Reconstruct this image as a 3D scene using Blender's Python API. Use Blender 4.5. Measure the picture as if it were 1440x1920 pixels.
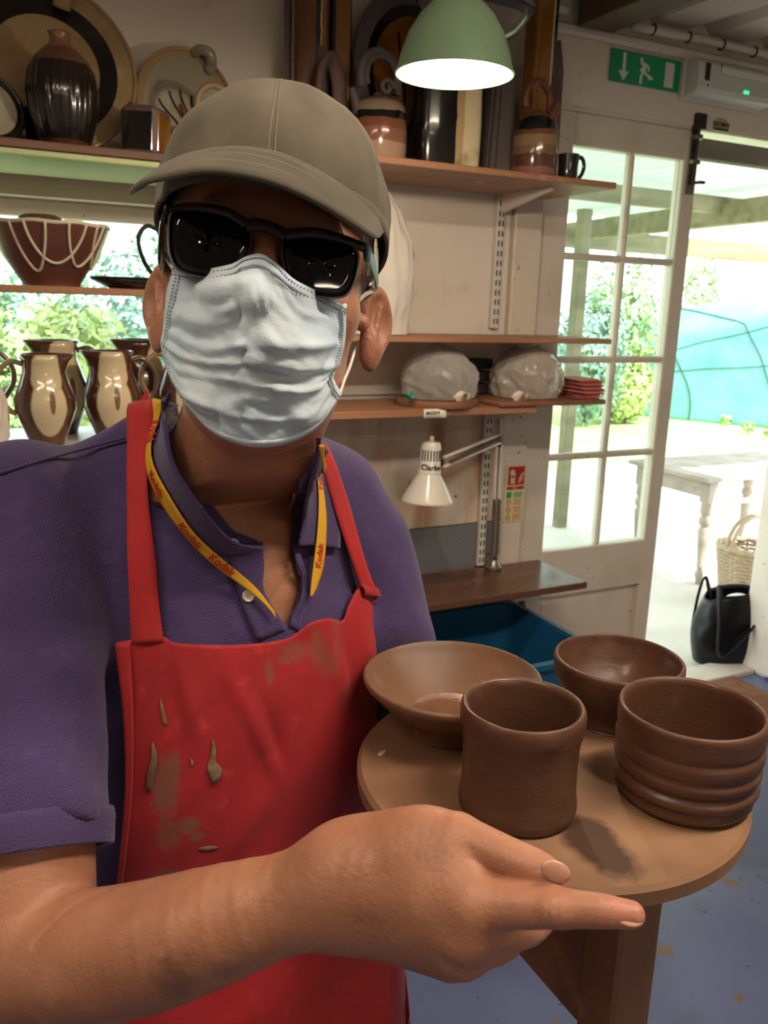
import bpy, bmesh, math, random
import numpy as np
from mathutils import Vector, Matrix
for _o in list(bpy.data.objects): bpy.data.objects.remove(_o, do_unlink=True)
random.seed(7); rng = np.random.default_rng(7)
scene = bpy.context.scene; COL = scene.collection
# ---------------------------------------------------------------- camera
CAM_H = 1.45; FPX = 1600.0
YAW, PITCH, ROLL = .469302817, .238594596, -.0306019566
def _cam_axes():
    cy, sy, cp, sp, cr, sr = math.cos(YAW), math.sin(YAW), math.cos(PITCH), math.sin(PITCH), math.cos(ROLL), math.sin(ROLL)
    fwd = np.array([sy*cp, cy*cp, -sp]); right = np.array([cy, -sy, 0]); down = np.cross(fwd, right)
    return np.array([right*cr+down*sr, -right*sr+down*cr, fwd])
CM = _cam_axes(); CO = np.array([0, 0, CAM_H])
cam = bpy.data.cameras.new('camera'); camo = bpy.data.objects.new('camera', cam); COL.objects.link(camo)
mw = Matrix.Identity(4)
for i in range(3):
    mw[i][0] = CM[0][i]; mw[i][1] = -CM[1][i]; mw[i][2] = -CM[2][i]; mw[i][3] = CO[i]
camo.matrix_world = mw
cam.sensor_fit = 'HORIZONTAL'; cam.sensor_width = 36; cam.lens = 36*FPX/1440; cam.clip_start = .02; cam.clip_end = 200
cam.dof.use_dof = True; cam.dof.focus_distance = .68; cam.dof.aperture_fstop = 22
scene.camera = camo
# ---------------------------------------------------------------- world, sun, lamps, exposure
vs = scene.view_settings; vs.view_transform = 'Standard'; vs.look = 'None'; vs.exposure = 0.0; vs.gamma = 1; vs.use_curve_mapping = False
scene.cycles.use_denoising = True; scene.cycles.max_bounces = 8; scene.cycles.diffuse_bounces = 4; scene.cycles.sample_clamp_indirect = 6
world = bpy.data.worlds.new('world'); scene.world = world; world.use_nodes = True
bg = world.node_tree.nodes['Background']; bg.inputs['Color'].default_value = (.84, .93, 1, 1); bg.inputs['Strength'].default_value = 5.0
def light(name, kind, loc, energy, col, aim=None, size=None, size_y=None):
    l = bpy.data.lights.new(name, kind); l.energy = energy; l.color = col
    o = bpy.data.objects.new(name, l); COL.objects.link(o); o.location = loc
    if size is not None:
        if kind == 'AREA':
            l.size = size
            if size_y: l.shape = 'RECTANGLE'; l.size_y = size_y
        elif kind == 'SUN': l.angle = size
        else: l.shadow_soft_size = size
    if aim is not None:
        o.rotation_euler = (Vector(aim)-Vector(loc)).to_track_quat('-Z', 'Y').to_euler()
    return o
light('sun', 'SUN', (3, -4, 8), 11.0, (1, .95, .86), aim=(1.6, 1.6, 0), size=.01)
# ceiling lamps of the workshop, behind and beside the viewer (their housings are built with the room)
LAMPS = [((.95, .12, 2.262), 30, (1, .86, .70)), ((-.55, .30, 2.262), 14, (1, .86, .70)), ((.6, -1.5, 2.262), 14, (1, .86, .70))]
for (p, e, c) in LAMPS:
    light('strip_light', 'AREA', p, e, c, aim=(p[0], p[1], 0), size=1.1, size_y=.10)

# ---------------------------------------------------------------- helpers
def W(px, py, t):   # a point at depth t in front of the camera
    return CO + CM.T @ np.array([(px-720)/FPX, (py-960)/FPX, 1.])*t
def _ray(px, py): return CM.T @ np.array([(px-720)/FPX, (py-960)/FPX, 1.])
def WX(px, py, X): d = _ray(px, py); return CO+d*X/d[0]
def WY(px, py, Y): d = _ray(px, py); return CO+d*Y/d[1]
def WZ(px, py, z): d = _ray(px, py); return CO+d*(z-CAM_H)/d[2]
def lin(h):
    if not isinstance(h, str): return tuple(h)+(1,) if len(h) == 3 else tuple(h)
    h = h.lstrip('#'); o = []
    for i in (0, 2, 4):
        c = int(h[i:i+2], 16)/255; o.append(c/12.92 if c <= .04045 else ((c+.055)/1.055)**2.4)
    return tuple(o)+(1,)
MATS = {}
def mat(name, col, rough=.55, metal=0, var=(), bump=(), spec=.5, coat=0, sss=0, stains=(), trans=0, emit=None, sheen=0, ior=1.45, rvar=None, bands=None):
    """principled material; var: (colour, noise scale, lo, hi, stretch xyz); bump: (kind, scale, strength, stretch);
    stains: (centre, radius, colour, amount) in object space; bands: (axis, [(pos, colour)...], wobble, scale)"""
    m = bpy.data.materials.new(name); m.use_nodes = True; nt = m.node_tree; N = nt.nodes; L = nt.links
    b = N['Principled BSDF']; b.inputs['Roughness'].default_value = rough; b.inputs['Metallic'].default_value = metal
    b.inputs['Specular IOR Level'].default_value = spec; b.inputs['Coat Weight'].default_value = coat; b.inputs['Coat Roughness'].default_value = .06
    b.inputs['IOR'].default_value = ior
    if sss: b.inputs['Subsurface Weight'].default_value = sss; b.inputs['Subsurface Radius'].default_value = (.012, .005, .003); b.inputs['Subsurface Scale'].default_value = 1
    if trans: b.inputs['Transmission Weight'].default_value = trans
    if sheen: b.inputs['Sheen Weight'].default_value = sheen; b.inputs['Sheen Roughness'].default_value = .5
    if emit: b.inputs['Emission Color'].default_value = lin(emit[0]); b.inputs['Emission Strength'].default_value = emit[1]
    tc = N.new('ShaderNodeTexCoord'); co = tc.outputs['Object']
    def mapped(st):
        if not st: return co
        mp = N.new('ShaderNodeMapping'); mp.inputs['Scale'].default_value = st; L.new(co, mp.inputs['Vector']); return mp.outputs[0]
    def noise(scale, st=None, detail=5):
        n = N.new('ShaderNodeTexNoise'); n.inputs['Scale'].default_value = scale; n.inputs['Detail'].default_value = detail
        L.new(mapped(st), n.inputs['Vector']); return n.outputs['Fac']
    def rmap(v, a, c, lo=0, hi=1):
        r = N.new('ShaderNodeMapRange'); r.inputs[1].default_value = a; r.inputs[2].default_value = c; r.inputs[3].default_value = lo; r.inputs[4].default_value = hi
        L.new(v, r.inputs[0]); return r.outputs[0]
    def mixc(f, a, c):
        x = N.new('ShaderNodeMix'); x.data_type = 'RGBA'
        if hasattr(f, 'is_linked'): L.new(f, x.inputs[0])
        else: x.inputs[0].default_value = f
        for s, v in ((6, a), (7, c)):
            if hasattr(v, 'is_linked'): L.new(v, x.inputs[s])
            else: x.inputs[s].default_value = v
        return x.outputs[2]
    cur = lin(col)
    if bands:
        ax, stops, wob, sc = bands
        sp = N.new('ShaderNodeSeparateXYZ'); L.new(co, sp.inputs[0]); v = sp.outputs[ax]
        if ax == 3: pass
        if wob:
            ns = noise(sc); a = N.new('ShaderNodeMath'); a.operation = 'MULTIPLY_ADD'; L.new(ns, a.inputs[0]); a.inputs[1].default_value = wob; L.new(v, a.inputs[2])
            v = rmap(a.outputs[0], wob*.5-1, wob*.5+1, -1, 1)
        lo, hi = stops[0][0], stops[-1][0]
        if hi <= lo: hi = lo+1e-3
        cr = N.new('ShaderNodeValToRGB'); L.new(rmap(v, lo-.001, hi+.001), cr.inputs[0]); cr.color_ramp.interpolation = 'CONSTANT'
        el = cr.color_ramp.elements
        while len(el) < len(stops): el.new(.5)
        for e, (p, c) in zip(el, stops): e.position = (p-lo+.001)/(hi-lo+.002) if p > lo else 0; e.color = lin(c)
        cur = cr.outputs[0]
    for vv in var:
        c2, sc, lo, hi = vv[:4]; st = vv[4] if len(vv) > 4 else None
        cur = mixc(rmap(noise(sc, st), lo, hi), cur, lin(c2))
    for st_ in stains:
        p, r, c, am = st_[:4]; na = st_[4] if len(st_) > 4 else 1.1
        d = N.new('ShaderNodeVectorMath'); d.operation = 'SUBTRACT'; L.new(co, d.inputs[0]); d.inputs[1].default_value = tuple(p)
        if hasattr(r, '__len__'):
            d2 = N.new('ShaderNodeVectorMath'); d2.operation = 'DIVIDE'; L.new(d.outputs[0], d2.inputs[0]); d2.inputs[1].default_value = tuple(r); d = d2; rr = 1.0
        else: rr = r
        ln = N.new('ShaderNodeVectorMath'); ln.operation = 'LENGTH'; L.new(d.outputs[0], ln.inputs[0])
        ns = noise(2.2/ (min(r) if hasattr(r, '__len__') else r)); ad = N.new('ShaderNodeMath'); ad.operation = 'MULTIPLY_ADD'; L.new(ns, ad.inputs[0]); ad.inputs[1].default_value = rr*na; L.new(ln.outputs['Value'], ad.inputs[2])
        f = rmap(ad.outputs[0], rr*(1.1 if na > .5 else .94+na*.5), rr*(1.62 if na > .5 else 1.06+na*.5), am, 0)
        cur = mixc(f, cur, lin(c))
    if hasattr(cur, 'is_linked'): L.new(cur, b.inputs['Base Color'])
    else: b.inputs['Base Color'].default_value = cur
    if rvar: L.new(rmap(noise(rvar[0]), .35, .65, rvar[1], rvar[2]), b.inputs['Roughness'])
    prev = None
    for bb in bump:
        kind, sc, stg = bb[:3]; st = bb[3] if len(bb) > 3 else None
        if kind == 'noise': h = noise(sc, st)
        elif kind == 'wave':
            w = N.new('ShaderNodeTexWave'); w.inputs['Scale'].default_value = sc; w.inputs['Distortion'].default_value = .6; L.new(mapped(st), w.inputs['Vector']); h = w.outputs['Fac']
        else:
            w = N.new('ShaderNodeTexVoronoi'); w.inputs['Scale'].default_value = sc; L.new(mapped(st), w.inputs['Vector']); h = w.outputs['Distance']
        bn = N.new('ShaderNodeBump'); bn.inputs['Strength'].default_value = stg; bn.inputs['Distance'].default_value = .002; L.new(h, bn.inputs['Height'])
        if prev: L.new(prev, bn.inputs['Normal'])
        prev = bn.outputs[0]
    if prev: L.new(prev, b.inputs['Normal'])
    MATS[name] = m; return m
def glass_mat(name, tint=(.93, .97, .95), gloss=1.0, rough=0.0):
    m = bpy.data.materials.new(name); m.use_nodes = True; nt = m.node_tree; N = nt.nodes; L = nt.links
    for n in list(N): N.remove(n)
    o = N.new('ShaderNodeOutputMaterial'); mx = N.new('ShaderNodeMixShader'); t = N.new('ShaderNodeBsdfTransparent'); g = N.new('ShaderNodeBsdfGlossy'); lw = N.new('ShaderNodeLayerWeight'); lw.inputs[0].default_value = .5; pw = N.new('ShaderNodeMath'); pw.operation = 'POWER'; pw.inputs[1].default_value = 5; f = N.new('ShaderNodeMath'); f.operation = 'MULTIPLY_ADD'; f.inputs[1].default_value = .9; f.inputs[2].default_value = .05; L.new(lw.outputs['Facing'], pw.inputs[0]); L.new(pw.outputs[0], f.inputs[0])
    t.inputs[0].default_value = tuple(tint)+(1,); g.inputs['Roughness'].default_value = rough
    g.inputs[0].default_value = (gloss,)*3+(1,)
    L.new(f.outputs[0], mx.inputs[0]); L.new(t.outputs[0], mx.inputs[1]); L.new(g.outputs[0], mx.inputs[2]); L.new(mx.outputs[0], o.inputs[0]); return m
def film_mat(name, col, opac=.5, rough=.3):   # thin plastic bag
    m = bpy.data.materials.new(name); m.use_nodes = True; nt = m.node_tree; N = nt.nodes; L = nt.links
    b = N['Principled BSDF']; b.inputs['Base Color'].default_value = lin(col); b.inputs['Roughness'].default_value = rough
    o = N['Material Output']; mx = N.new('ShaderNodeMixShader'); t = N.new('ShaderNodeBsdfTransparent'); lw = N.new('ShaderNodeLayerWeight'); lw.inputs[0].default_value = .35
    r = N.new('ShaderNodeMapRange'); r.inputs[3].default_value = opac; r.inputs[4].default_value = 1
    L.new(lw.outputs['Facing'], r.inputs[0]); L.new(r.outputs[0], mx.inputs[0]); L.new(t.outputs[0], mx.inputs[1]); L.new(b.outputs[0], mx.inputs[2]); L.new(mx.outputs[0], o.inputs[0])
    return m
BASE = {}
def tag(o, label=None, cat=None, group=None, kind=None):
    if label: o['label'] = label
    if cat: o['category'] = cat
    if group: o['group'] = group
    if kind: o['kind'] = kind
    return o
def thing(name, label, cat, loc, group=None, kind=None):
    o = bpy.data.objects.new(name, None); COL.objects.link(o); o.location = tuple(loc); o.empty_display_size = .05
    BASE[o.name] = np.array(loc, float); return tag(o, label, cat, group, kind)
class MB:
    def __init__(s): s.v = []; s.f = []; s.m = []; s.n = 0
    def add(s, vs, fs, mi=0):
        vs = np.asarray(vs, float).reshape(-1, 3); s.v.append(vs)
        for f in fs: s.f.append(tuple(int(i)+s.n for i in f)); s.m.append(mi)
        s.n += len(vs); return s
    def box(s, c, size, bev=0.0, R=None, mi=0):
        h = np.array(size)/2; c = np.array(c, float); b = min(bev, h.min()*.9); V = []
        cs = [(x, y, z) for x in (-1, 1) for y in (-1, 1) for z in (-1, 1)]
        if b <= 0:
            V = [np.array(k)*h for k in cs]; F = [(0, 1, 3, 2), (4, 6, 7, 5), (0, 4, 5, 1), (2, 3, 7, 6), (0, 2, 6, 4), (1, 5, 7, 3)]
        else:
            for k in cs:
                for a in range(3):
                    p = np.array(k)*(h-b); p[a] = k[a]*h[a]; V.append(p)
            ix = {k: i for i, k in enumerate(cs)}; F = []
            for a in range(3):
                o = [i for i in range(3) if i != a]
                for sg in (-1, 1):
                    q = []
                    for (p, r) in ((-1, -1), (1, -1), (1, 1), (-1, 1)):
                        k = [0]*3; k[a] = sg; k[o[0]] = p; k[o[1]] = r; q.append(ix[tuple(k)]*3+a)
                    F.append(q)
                for p in (-1, 1):
                    for r in (-1, 1):
                        k1 = [0]*3; k1[a] = -1; k1[o[0]] = p; k1[o[1]] = r; k2 = list(k1); k2[a] = 1; i1, i2 = ix[tuple(k1)]*3, ix[tuple(k2)]*3
                        F.append((i1+o[0], i2+o[0], i2+o[1], i1+o[1]))
            for k in cs: i = ix[k]*3; F.append((i, i+1, i+2))
        V = np.array(V)
        if R is not None: V = V @ np.array(R).T
        return s.add(V+c, F, mi)
    def bar(s, a, b, w, h, up=(0, 0, 1), bev=0.0, mi=0):
        a = np.array(a, float); b = np.array(b, float); d = b-a; L = np.linalg.norm(d); d /= L
        x = np.cross(d, up); x /= np.linalg.norm(x); y = np.cross(x, d)
        return s.box((a+b)/2, (w, L, h), bev, np.stack([x, d, y], 1), mi)
    def grid(s, P, cu=False, cv=False, mi=0):
        P = np.asarray(P, float); n, m = P.shape[:2]; F = []
        for i in range(n if cu else n-1):
            for j in range(m if cv else m-1):
                i2, j2 = (i+1) % n, (j+1) % m; F.append((i*m+j, i2*m+j, i2*m+j2, i*m+j2))
        return s.add(P.reshape(-1, 3), F, mi)
    def tube(s, pts, r, n=10, cap=True, closed=False, flat=None, up=None, mi=0):
        P = np.array(pts, float); k = len(P); r = np.full(k, r) if np.isscalar(r) else np.array(r, float)
        T = np.roll(P, -1, 0)-np.roll(P, 1, 0) if closed else np.gradient(P, axis=0); T /= np.linalg.norm(T, axis=1)[:, None]+1e-12
        u = np.array(up if up is not None else ((0, 0, 1) if abs(T[0][2]) < .9 else (1, 0, 0)), float); G = []
        for i in range(k):
            u = u-T[i]*(u@T[i]); u /= np.linalg.norm(u)+1e-12; w = np.cross(T[i], u)
            a = np.linspace(0, 2*np.pi, n, endpoint=False); fx, fy = flat if flat else (1, 1)
            G.append(P[i]+r[i]*(np.cos(a)[:, None]*u*fx+np.sin(a)[:, None]*w*fy))
        G = np.array(G); o = s.n; s.grid(G, closed, True, mi)
        if cap and not closed: s.f.append(tuple(o+j for j in range(n))[::-1]); s.m.append(mi); s.f.append(tuple(o+(k-1)*n+j for j in range(n))); s.m.append(mi)
        return s
    def lathe(s, prof, n=40, c=(0, 0, 0), R=None, wob=None, mi=0):
        prof = np.array(prof, float); a = np.linspace(0, 2*np.pi, n, endpoint=False); rows = []; V = []; F = []; c = np.array(c, float)
        for (r, z) in prof:
            if r < 1e-6: rows.append([len(V)]); V.append((0, 0, z))
            else:
                rows.append(list(range(len(V), len(V)+n)))
                rr = r*np.ones(n) if wob is None else r+wob(a, z)
                V += [(rr[j]*math.cos(a[j]), rr[j]*math.sin(a[j]), z) for j in range(n)]
        for A, B in zip(rows[:-1], rows[1:]):
            for j in range(n):
                j2 = (j+1) % n
                if len(A) == 1 and len(B) == 1: continue
                if len(A) == 1: F.append((A[0], B[j], B[j2]))
                elif len(B) == 1: F.append((A[j], B[0], A[j2]))
                else: F.append((A[j], B[j], B[j2], A[j2]))
        V = np.array(V)
        if R is not None: V = V @ np.array(R).T
        return s.add(V+c, F, mi)
    def ell(s, c, r, n=18, m=12, R=None, mi=0):
        pr = [(math.sin(t), -math.cos(t)) for t in np.linspace(0, math.pi, m)]; pr[0] = (0, -1); pr[-1] = (0, 1)
        k = MB().lathe(pr, n); V = np.concatenate(k.v)*np.array(r)
        if R is not None: V = V @ np.array(R).T
        return s.add(V+np.array(c), k.f, mi)
    def prism(s, poly, d, mi=0):
        P = np.array(poly, float); n = len(P); d = np.array(d, float)
        F = [tuple(range(n)), tuple(range(2*n-1, n-1, -1))]+[(i, i+n, (i+1) % n+n, (i+1) % n) for i in range(n)]
        return s.add(np.concatenate([P, P+d]), F, mi)
    def build(s, name, mats, parent=None, smooth=40, solid=None, sub=0, recalc=True, label=None, kind=None, org=None, cat=None, group=None, off=0):
        V = np.concatenate(s.v)
        if parent is None: base = np.array(org, float) if org is not None else np.array([(V[:, 0].min()+V[:, 0].max())/2, (V[:, 1].min()+V[:, 1].max())/2, V[:, 2].min()])
        else: base = BASE[parent.name]
        me = bpy.data.meshes.new(name); me.from_pydata((V-base).tolist(), [], s.f)
        mats = mats if isinstance(mats, (list, tuple)) else [mats]
        for x in mats: me.materials.append(x)
        if len(mats) > 1: me.polygons.foreach_set('material_index', s.m)
        if recalc:
            bm = bmesh.new(); bm.from_mesh(me); bmesh.ops.recalc_face_normals(bm, faces=bm.faces); bm.to_mesh(me); bm.free()
        if smooth:
            me.polygons.foreach_set('use_smooth', [True]*len(me.polygons))
            if smooth < 180: me.set_sharp_from_angle(angle=math.radians(smooth))
        me.update(); o = bpy.data.objects.new(name, me); COL.objects.link(o); BASE[o.name] = base
        if parent is None: o.location = base
        else: o.parent = parent
        if solid: md = o.modifiers.new('solid', 'SOLIDIFY'); md.thickness = solid; md.offset = off
        if sub: md = o.modifiers.new('sub', 'SUBSURF'); md.levels = sub; md.render_levels = sub
        return tag(o, label, cat, group, kind)
def kids(o): return [c for c in bpy.data.objects if c.parent == o]
def dup(root, loc, rotz=0, label=None, group=None, scale=None):
    def cp(o, par):
        c = o.copy(); COL.objects.link(c); c.parent = par; BASE[c.name] = BASE[o.name]
        for k in kids(o): cp(k, c)
        return c
    r = cp(root, None); r.location = tuple(loc); r.rotation_euler = (0, 0, rotz); BASE[r.name] = np.array(loc, float)
    if scale: r.scale = (scale,)*3
    if label: r['label'] = label
    if group: r['group'] = group
    return r
def struct(o): o['kind'] = 'structure'; return o
def text_mesh(txt, size, ext=.0004, bold=0.0):
    cu = bpy.data.curves.new('t', 'FONT'); cu.body = txt; cu.size = size; cu.extrude = ext; cu.align_x = 'CENTER'; cu.align_y = 'CENTER'; cu.offset = bold; cu.resolution_u = 3
    ob = bpy.data.objects.new('t', cu); COL.objects.link(ob); bpy.context.view_layer.update()
    me = bpy.data.meshes.new_from_object(ob.evaluated_get(bpy.context.evaluated_depsgraph_get()))
    V = np.array([v.co[:] for v in me.vertices]); F = [tuple(p.vertices) for p in me.polygons]
    bpy.data.objects.remove(ob); bpy.data.curves.remove(cu); bpy.data.meshes.remove(me); return V, F
def place(V, o, x, y, z=None):   # local text coordinates on a plane spanned by x and y at o
    x = np.array(x, float); y = np.array(y, float); x /= np.linalg.norm(x); y /= np.linalg.norm(y); z = np.cross(x, y)
    return np.array(o)+V[:, :1]*x+V[:, 1:2]*y+V[:, 2:3]*z
def spline(P, n, closed=False):
    P = np.array(P, float); k = len(P); out = []
    t = np.linspace(0, k if closed else k-1, n, endpoint=not closed)
    for x in t:
        i = min(int(x), k-1 if closed else k-2); f = x-i
        g = (lambda j: P[j % k]) if closed else (lambda j: P[j] if 0 <= j < k else (2*P[0]-P[1] if j < 0 else 2*P[-1]-P[-2]))
        a, b, c, d = g(i-1), g(i), g(i+1), g(i+2)
        out.append(.5*((2*b)+(-a+c)*f+(2*a-5*b+4*c-d)*f*f+(-a+3*b-3*c+d)*f**3))
    return np.array(out)
def rotm(axis, ang):
    a = np.array(axis, float); a /= np.linalg.norm(a); K = np.array([[0, -a[2], a[1]], [a[2], 0, -a[0]], [-a[1], a[0], 0]])
    return np.eye(3)+math.sin(ang)*K+(1-math.cos(ang))*K@K
# smooth deterministic 3-D noise for relief on meshes
def vnoise(P, seed=0):
    P = np.asarray(P, float); i = np.floor(P).astype(np.int64); f = P-i; f = f*f*(3-2*f)
    def h(x, y, z):
        n = (x*374761393+y*668265263+z*2147483647+seed*974711) & 0xffffffff; n = ((n ^ (n >> 13))*1274126177) & 0xffffffff; return ((n ^ (n >> 16)) & 0xffff)/32767.5-1
    r = 0
    for a in (0, 1):
        for b in (0, 1):
            for c in (0, 1):
                w = (f[..., 0] if a else 1-f[..., 0])*(f[..., 1] if b else 1-f[..., 1])*(f[..., 2] if c else 1-f[..., 2])
                r = r+w*h(i[..., 0]+a, i[..., 1]+b, i[..., 2]+c)
    return r
# ---------------------------------------------------------------- distance fields and their surfaces (people, bags)
def sd_cone(P, a, b, ra, rb):
    a = np.array(a, float); b = np.array(b, float); ba = b-a; t = np.clip((P-a)@ba/(ba@ba), 0, 1)
    return np.linalg.norm(P-a-t[:, None]*ba, axis=1)-(ra+(rb-ra)*t)
def sd_ell(P, c, r, R=None):
    q = P-np.array(c, float)
    if R is not None: q = q@np.asarray(R)     # columns of R are the axes
    r = np.array(r, float); k0 = np.linalg.norm(q/r, axis=1); k1 = np.linalg.norm(q/(r*r), axis=1)+1e-9
    return k0*(k0-1)/k1
def smin(a, b, k):
    h = np.maximum(k-np.abs(a-b), 0)/k; return np.minimum(a, b)-h*h*k*.25
def smax(a, b, k): return -smin(-a, -b, k)
def surface(fn, lo, hi, h, B=8, slack=1.25):
    lo = np.array(lo, float); hi = np.array(hi, float); nb = np.ceil((hi-lo)/(h*B)).astype(int)
    g = np.stack(np.meshgrid(*[np.arange(n) for n in nb], indexing='ij'), -1).reshape(-1, 3)
    d = fn(lo+(g+.5)*B*h); g = g[np.abs(d) < B*h*.87*slack+h]
    off = np.stack(np.meshgrid(*[np.arange(B+1)]*3, indexing='ij'), -1).reshape(-1, 3)
    D = nb*B+2; K = lambda c: (c[..., 0]*D[1]+c[..., 1])*D[2]+c[..., 2]
    ck = []; cv = []; fq = []
    co = np.stack(np.meshgrid(*[np.arange(2)]*3, indexing='ij'), -1).reshape(-1, 3)
    for s in range(0, len(g), 1500):
        G = g[s:s+1500]; I = (G[:, None]*B+off[None]); v = fn((lo+I.reshape(-1, 3)*h)).reshape(-1, B+1, B+1, B+1)
        n = v < 0; c8 = [n[:, a:B+a, b:B+b, c:B+c] for a, b, c in co]; cnt = sum(x.astype(np.int8) for x in c8); act = np.argwhere((cnt > 0) & (cnt < 8))
        bi = act[:, 0]; ce = act[:, 1:]; V8 = np.stack([v[bi, ce[:, 0]+a, ce[:, 1]+b, ce[:, 2]+c] for a, b, c in co], 1)
        acc = np.zeros((len(act), 3)); m = np.zeros(len(act))
        for i in range(8):
            for j in range(i+1, 8):
                if np.abs(co[i]-co[j]).sum() != 1: continue
                va, vb = V8[:, i], V8[:, j]; x = (va < 0) != (vb < 0); t = np.where(x, va/np.where(x, va-vb, 1), 0)
                acc += np.where(x[:, None], co[i]+t[:, None]*(co[j]-co[i]), 0); m += x
        gc = G[bi]*B+ce; ck.append(K(gc+1)); cv.append(lo+(gc+acc/m[:, None])*h)
        for ax in range(3):
            sl = [slice(0, B)]*3; s2 = list(sl); s2[ax] = slice(1, B+1); v0 = n[:, :B, :B, :B]; v1 = n[(slice(None),)+tuple(s2)]
            e = np.argwhere(v0 != v1); p = G[e[:, 0]]*B+e[:, 1:]+1; flip = v0[tuple(e.T)]
            u = np.eye(3, dtype=int)[(ax+1) % 3]; w = np.eye(3, dtype=int)[(ax+2) % 3]
            q = np.stack([K(p), K(p-u), K(p-u-w), K(p-w)], 1); q[~flip] = q[~flip][:, ::-1]; fq.append(q)
    ck = np.concatenate(ck); cv = np.concatenate(cv); o = np.argsort(ck); ck = ck[o]; cv = cv[o]; fq = np.concatenate(fq)
    ix = np.searchsorted(ck, fq); ix = np.minimum(ix, len(ck)-1); ok = (ck[ix] == fq).all(1)
    return cv, ix[ok]
# ================================================================ SETTING
WY0 = 2.24                                   # inner face of the wall with the window and the doors
M_wall = mat('wall_paint', '#e2d9cd', .7, var=[('#d2c6b6', 2.2, .45, .75), ('#c2ae98', 9, .62, .8)], bump=[('noise', 30, .12)])
M_wall2 = mat('stained_board', '#d9cbb8', .65, var=[('#bb8f68', 3.2, .46, .70, (2.5, 1, .8)), ('#9c7350', 2.3, .6, .75, (3, 1, .5)), ('#5f4a3a', 38, .70, .73)], bump=[('noise', 25, .12)])
M_white = mat('white_gloss_paint', '#ddd3c4', .42, var=[('#cbbda8', 5, .5, .8), ('#8d7d68', 46, .69, .73)], bump=[('noise', 18, .12)])
M_grey = mat('grey_paint', '#74777a', .5, var=[('#85827c', 6, .5, .75), ('#54514c', 50, .68, .72)])
M_floor = mat('floor_paint', '#5a6488', .36, var=[('#6b749a', 2, .4, .7), ('#55586a', 5, .55, .75), ('#7a5f48', 10, .64, .68), ('#3a3634', 44, .70, .73)], bump=[('noise', 20, .2), ('noise', 90, .1)], rvar=(6, .25, .5))
M_ceil = mat('ceiling_paint', '#cfc4b8', .8, var=[('#b9aea2', 1.5, .4, .7)])
M_timber = mat('old_timber', '#6b5844', .7, var=[('#4c3d2e', 4, .4, .7, (1, .15, 1)), ('#82705a', 20, .55, .8, (1, .1, 1))], bump=[('noise', 40, .3, (1, .1, 1))])
M_shelf = mat('shelf_wood', '#a8795a', .5, var=[('#8f6346', 5, .4, .7, (.3, 3, 3)), ('#bd9377', 12, .58, .75)], bump=[('noise', 60, .1, (.1, 1, 1))])
M_shelfd = mat('dark_shelf_wood', '#7b5643', .55, var=[('#5d3f31', 6, .4, .7, (.3, 3, 3))])
m = MB()
for (x0, x1, z0, z1) in ((-2, 3.6, 2.045, 2.40), (.60, 1.625, 0, 2.045), (-.9, .60, 1.67, 2.045), (-.9, .60, 0, .95), (-2, -.9, 0, 2.045), (2.965, 3.6, 0, 2.045)):
    m.box(((x0+x1)/2, WY0+.06, (z0+z1)/2), (x1-x0, .12, z1-z0))
struct(m.build('wall_back', M_wall, smooth=0))
struct(MB().box((.8, -.13, -.05), (5.8, 4.98, .1)).build('floor', M_floor, smooth=0))
struct(MB().box((-2.06, -.13, 1.15), (.12, 4.98, 2.5)).build('wall_left', M_wall, smooth=0))
struct(MB().box((3.66, -.13, 1.15), (.12, 4.98, 2.5)).build('wall_right', M_wall, smooth=0))
m = MB()
for (x0, x1, z0, z1) in ((-2, 3.6, 0, 2.4),):
    m.box(((x0+x1)/2, -2.56, (z0+z1)/2), (x1-x0, .12, z1-z0))
struct(m.build('wall_front', M_wall, smooth=0))
# ceiling: shallow trapezoid corrugation running towards the viewer
xs = []
for k in range(24):
    x = -2+k*.25; xs += [(x, 0), (x+.15, 0), (x+.175, .022), (x+.225, .022)]
G = np.array([[(x, y, 2.315+z) for (x, z) in xs] for y in (-2.6, 2.36)])
m = MB().grid(G); m.box((.8, -.12, 2.43), (5.8, 5.0, .08)); struct(m.build('ceiling', M_ceil, smooth=0))
o = struct(MB().box((1.755, -.15, 2.283), (.13, 4.7, .075), .004).build('beam', M_timber, smooth=0))
struct(MB().box((1.86, -.15, 2.302), (.05, 4.7, .03), .003).build('beam', M_timber, smooth=0))
# boards and trims on the back wall
struct(MB().box((1.07, WY0-.006, .98), (.91, .012, .40), .002).build('trim_1', M_wall2, smooth=0))
struct(MB().box((1.08, WY0-.007, .40), (.93, .014, .755), .002).build('trim_2', M_grey, smooth=0))
struct(MB().box((1.07, WY0-.006, 1.49), (.91, .012, .59), .002).build('trim_3', M_wall, smooth=0))
struct(MB().box((1.583, WY0-.012, 1.03), (.10, .024, 2.02), .004).build('trim_4', M_white, smooth=0))
struct(MB().box((2.0, WY0-.012, 2.245), (3.2, .024, .03), .008).build('trim_5', M_white, smooth=0))
struct(MB().box((2.93, WY0+.02, 1.02), (.07, .14, 2.045), .006).build('trim_6', M_white, smooth=0))
struct(MB().box((2.27, WY0+.05, 2.05), (1.31, .09, .03), .004).build('trim_7', M_white, smooth=0))
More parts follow.
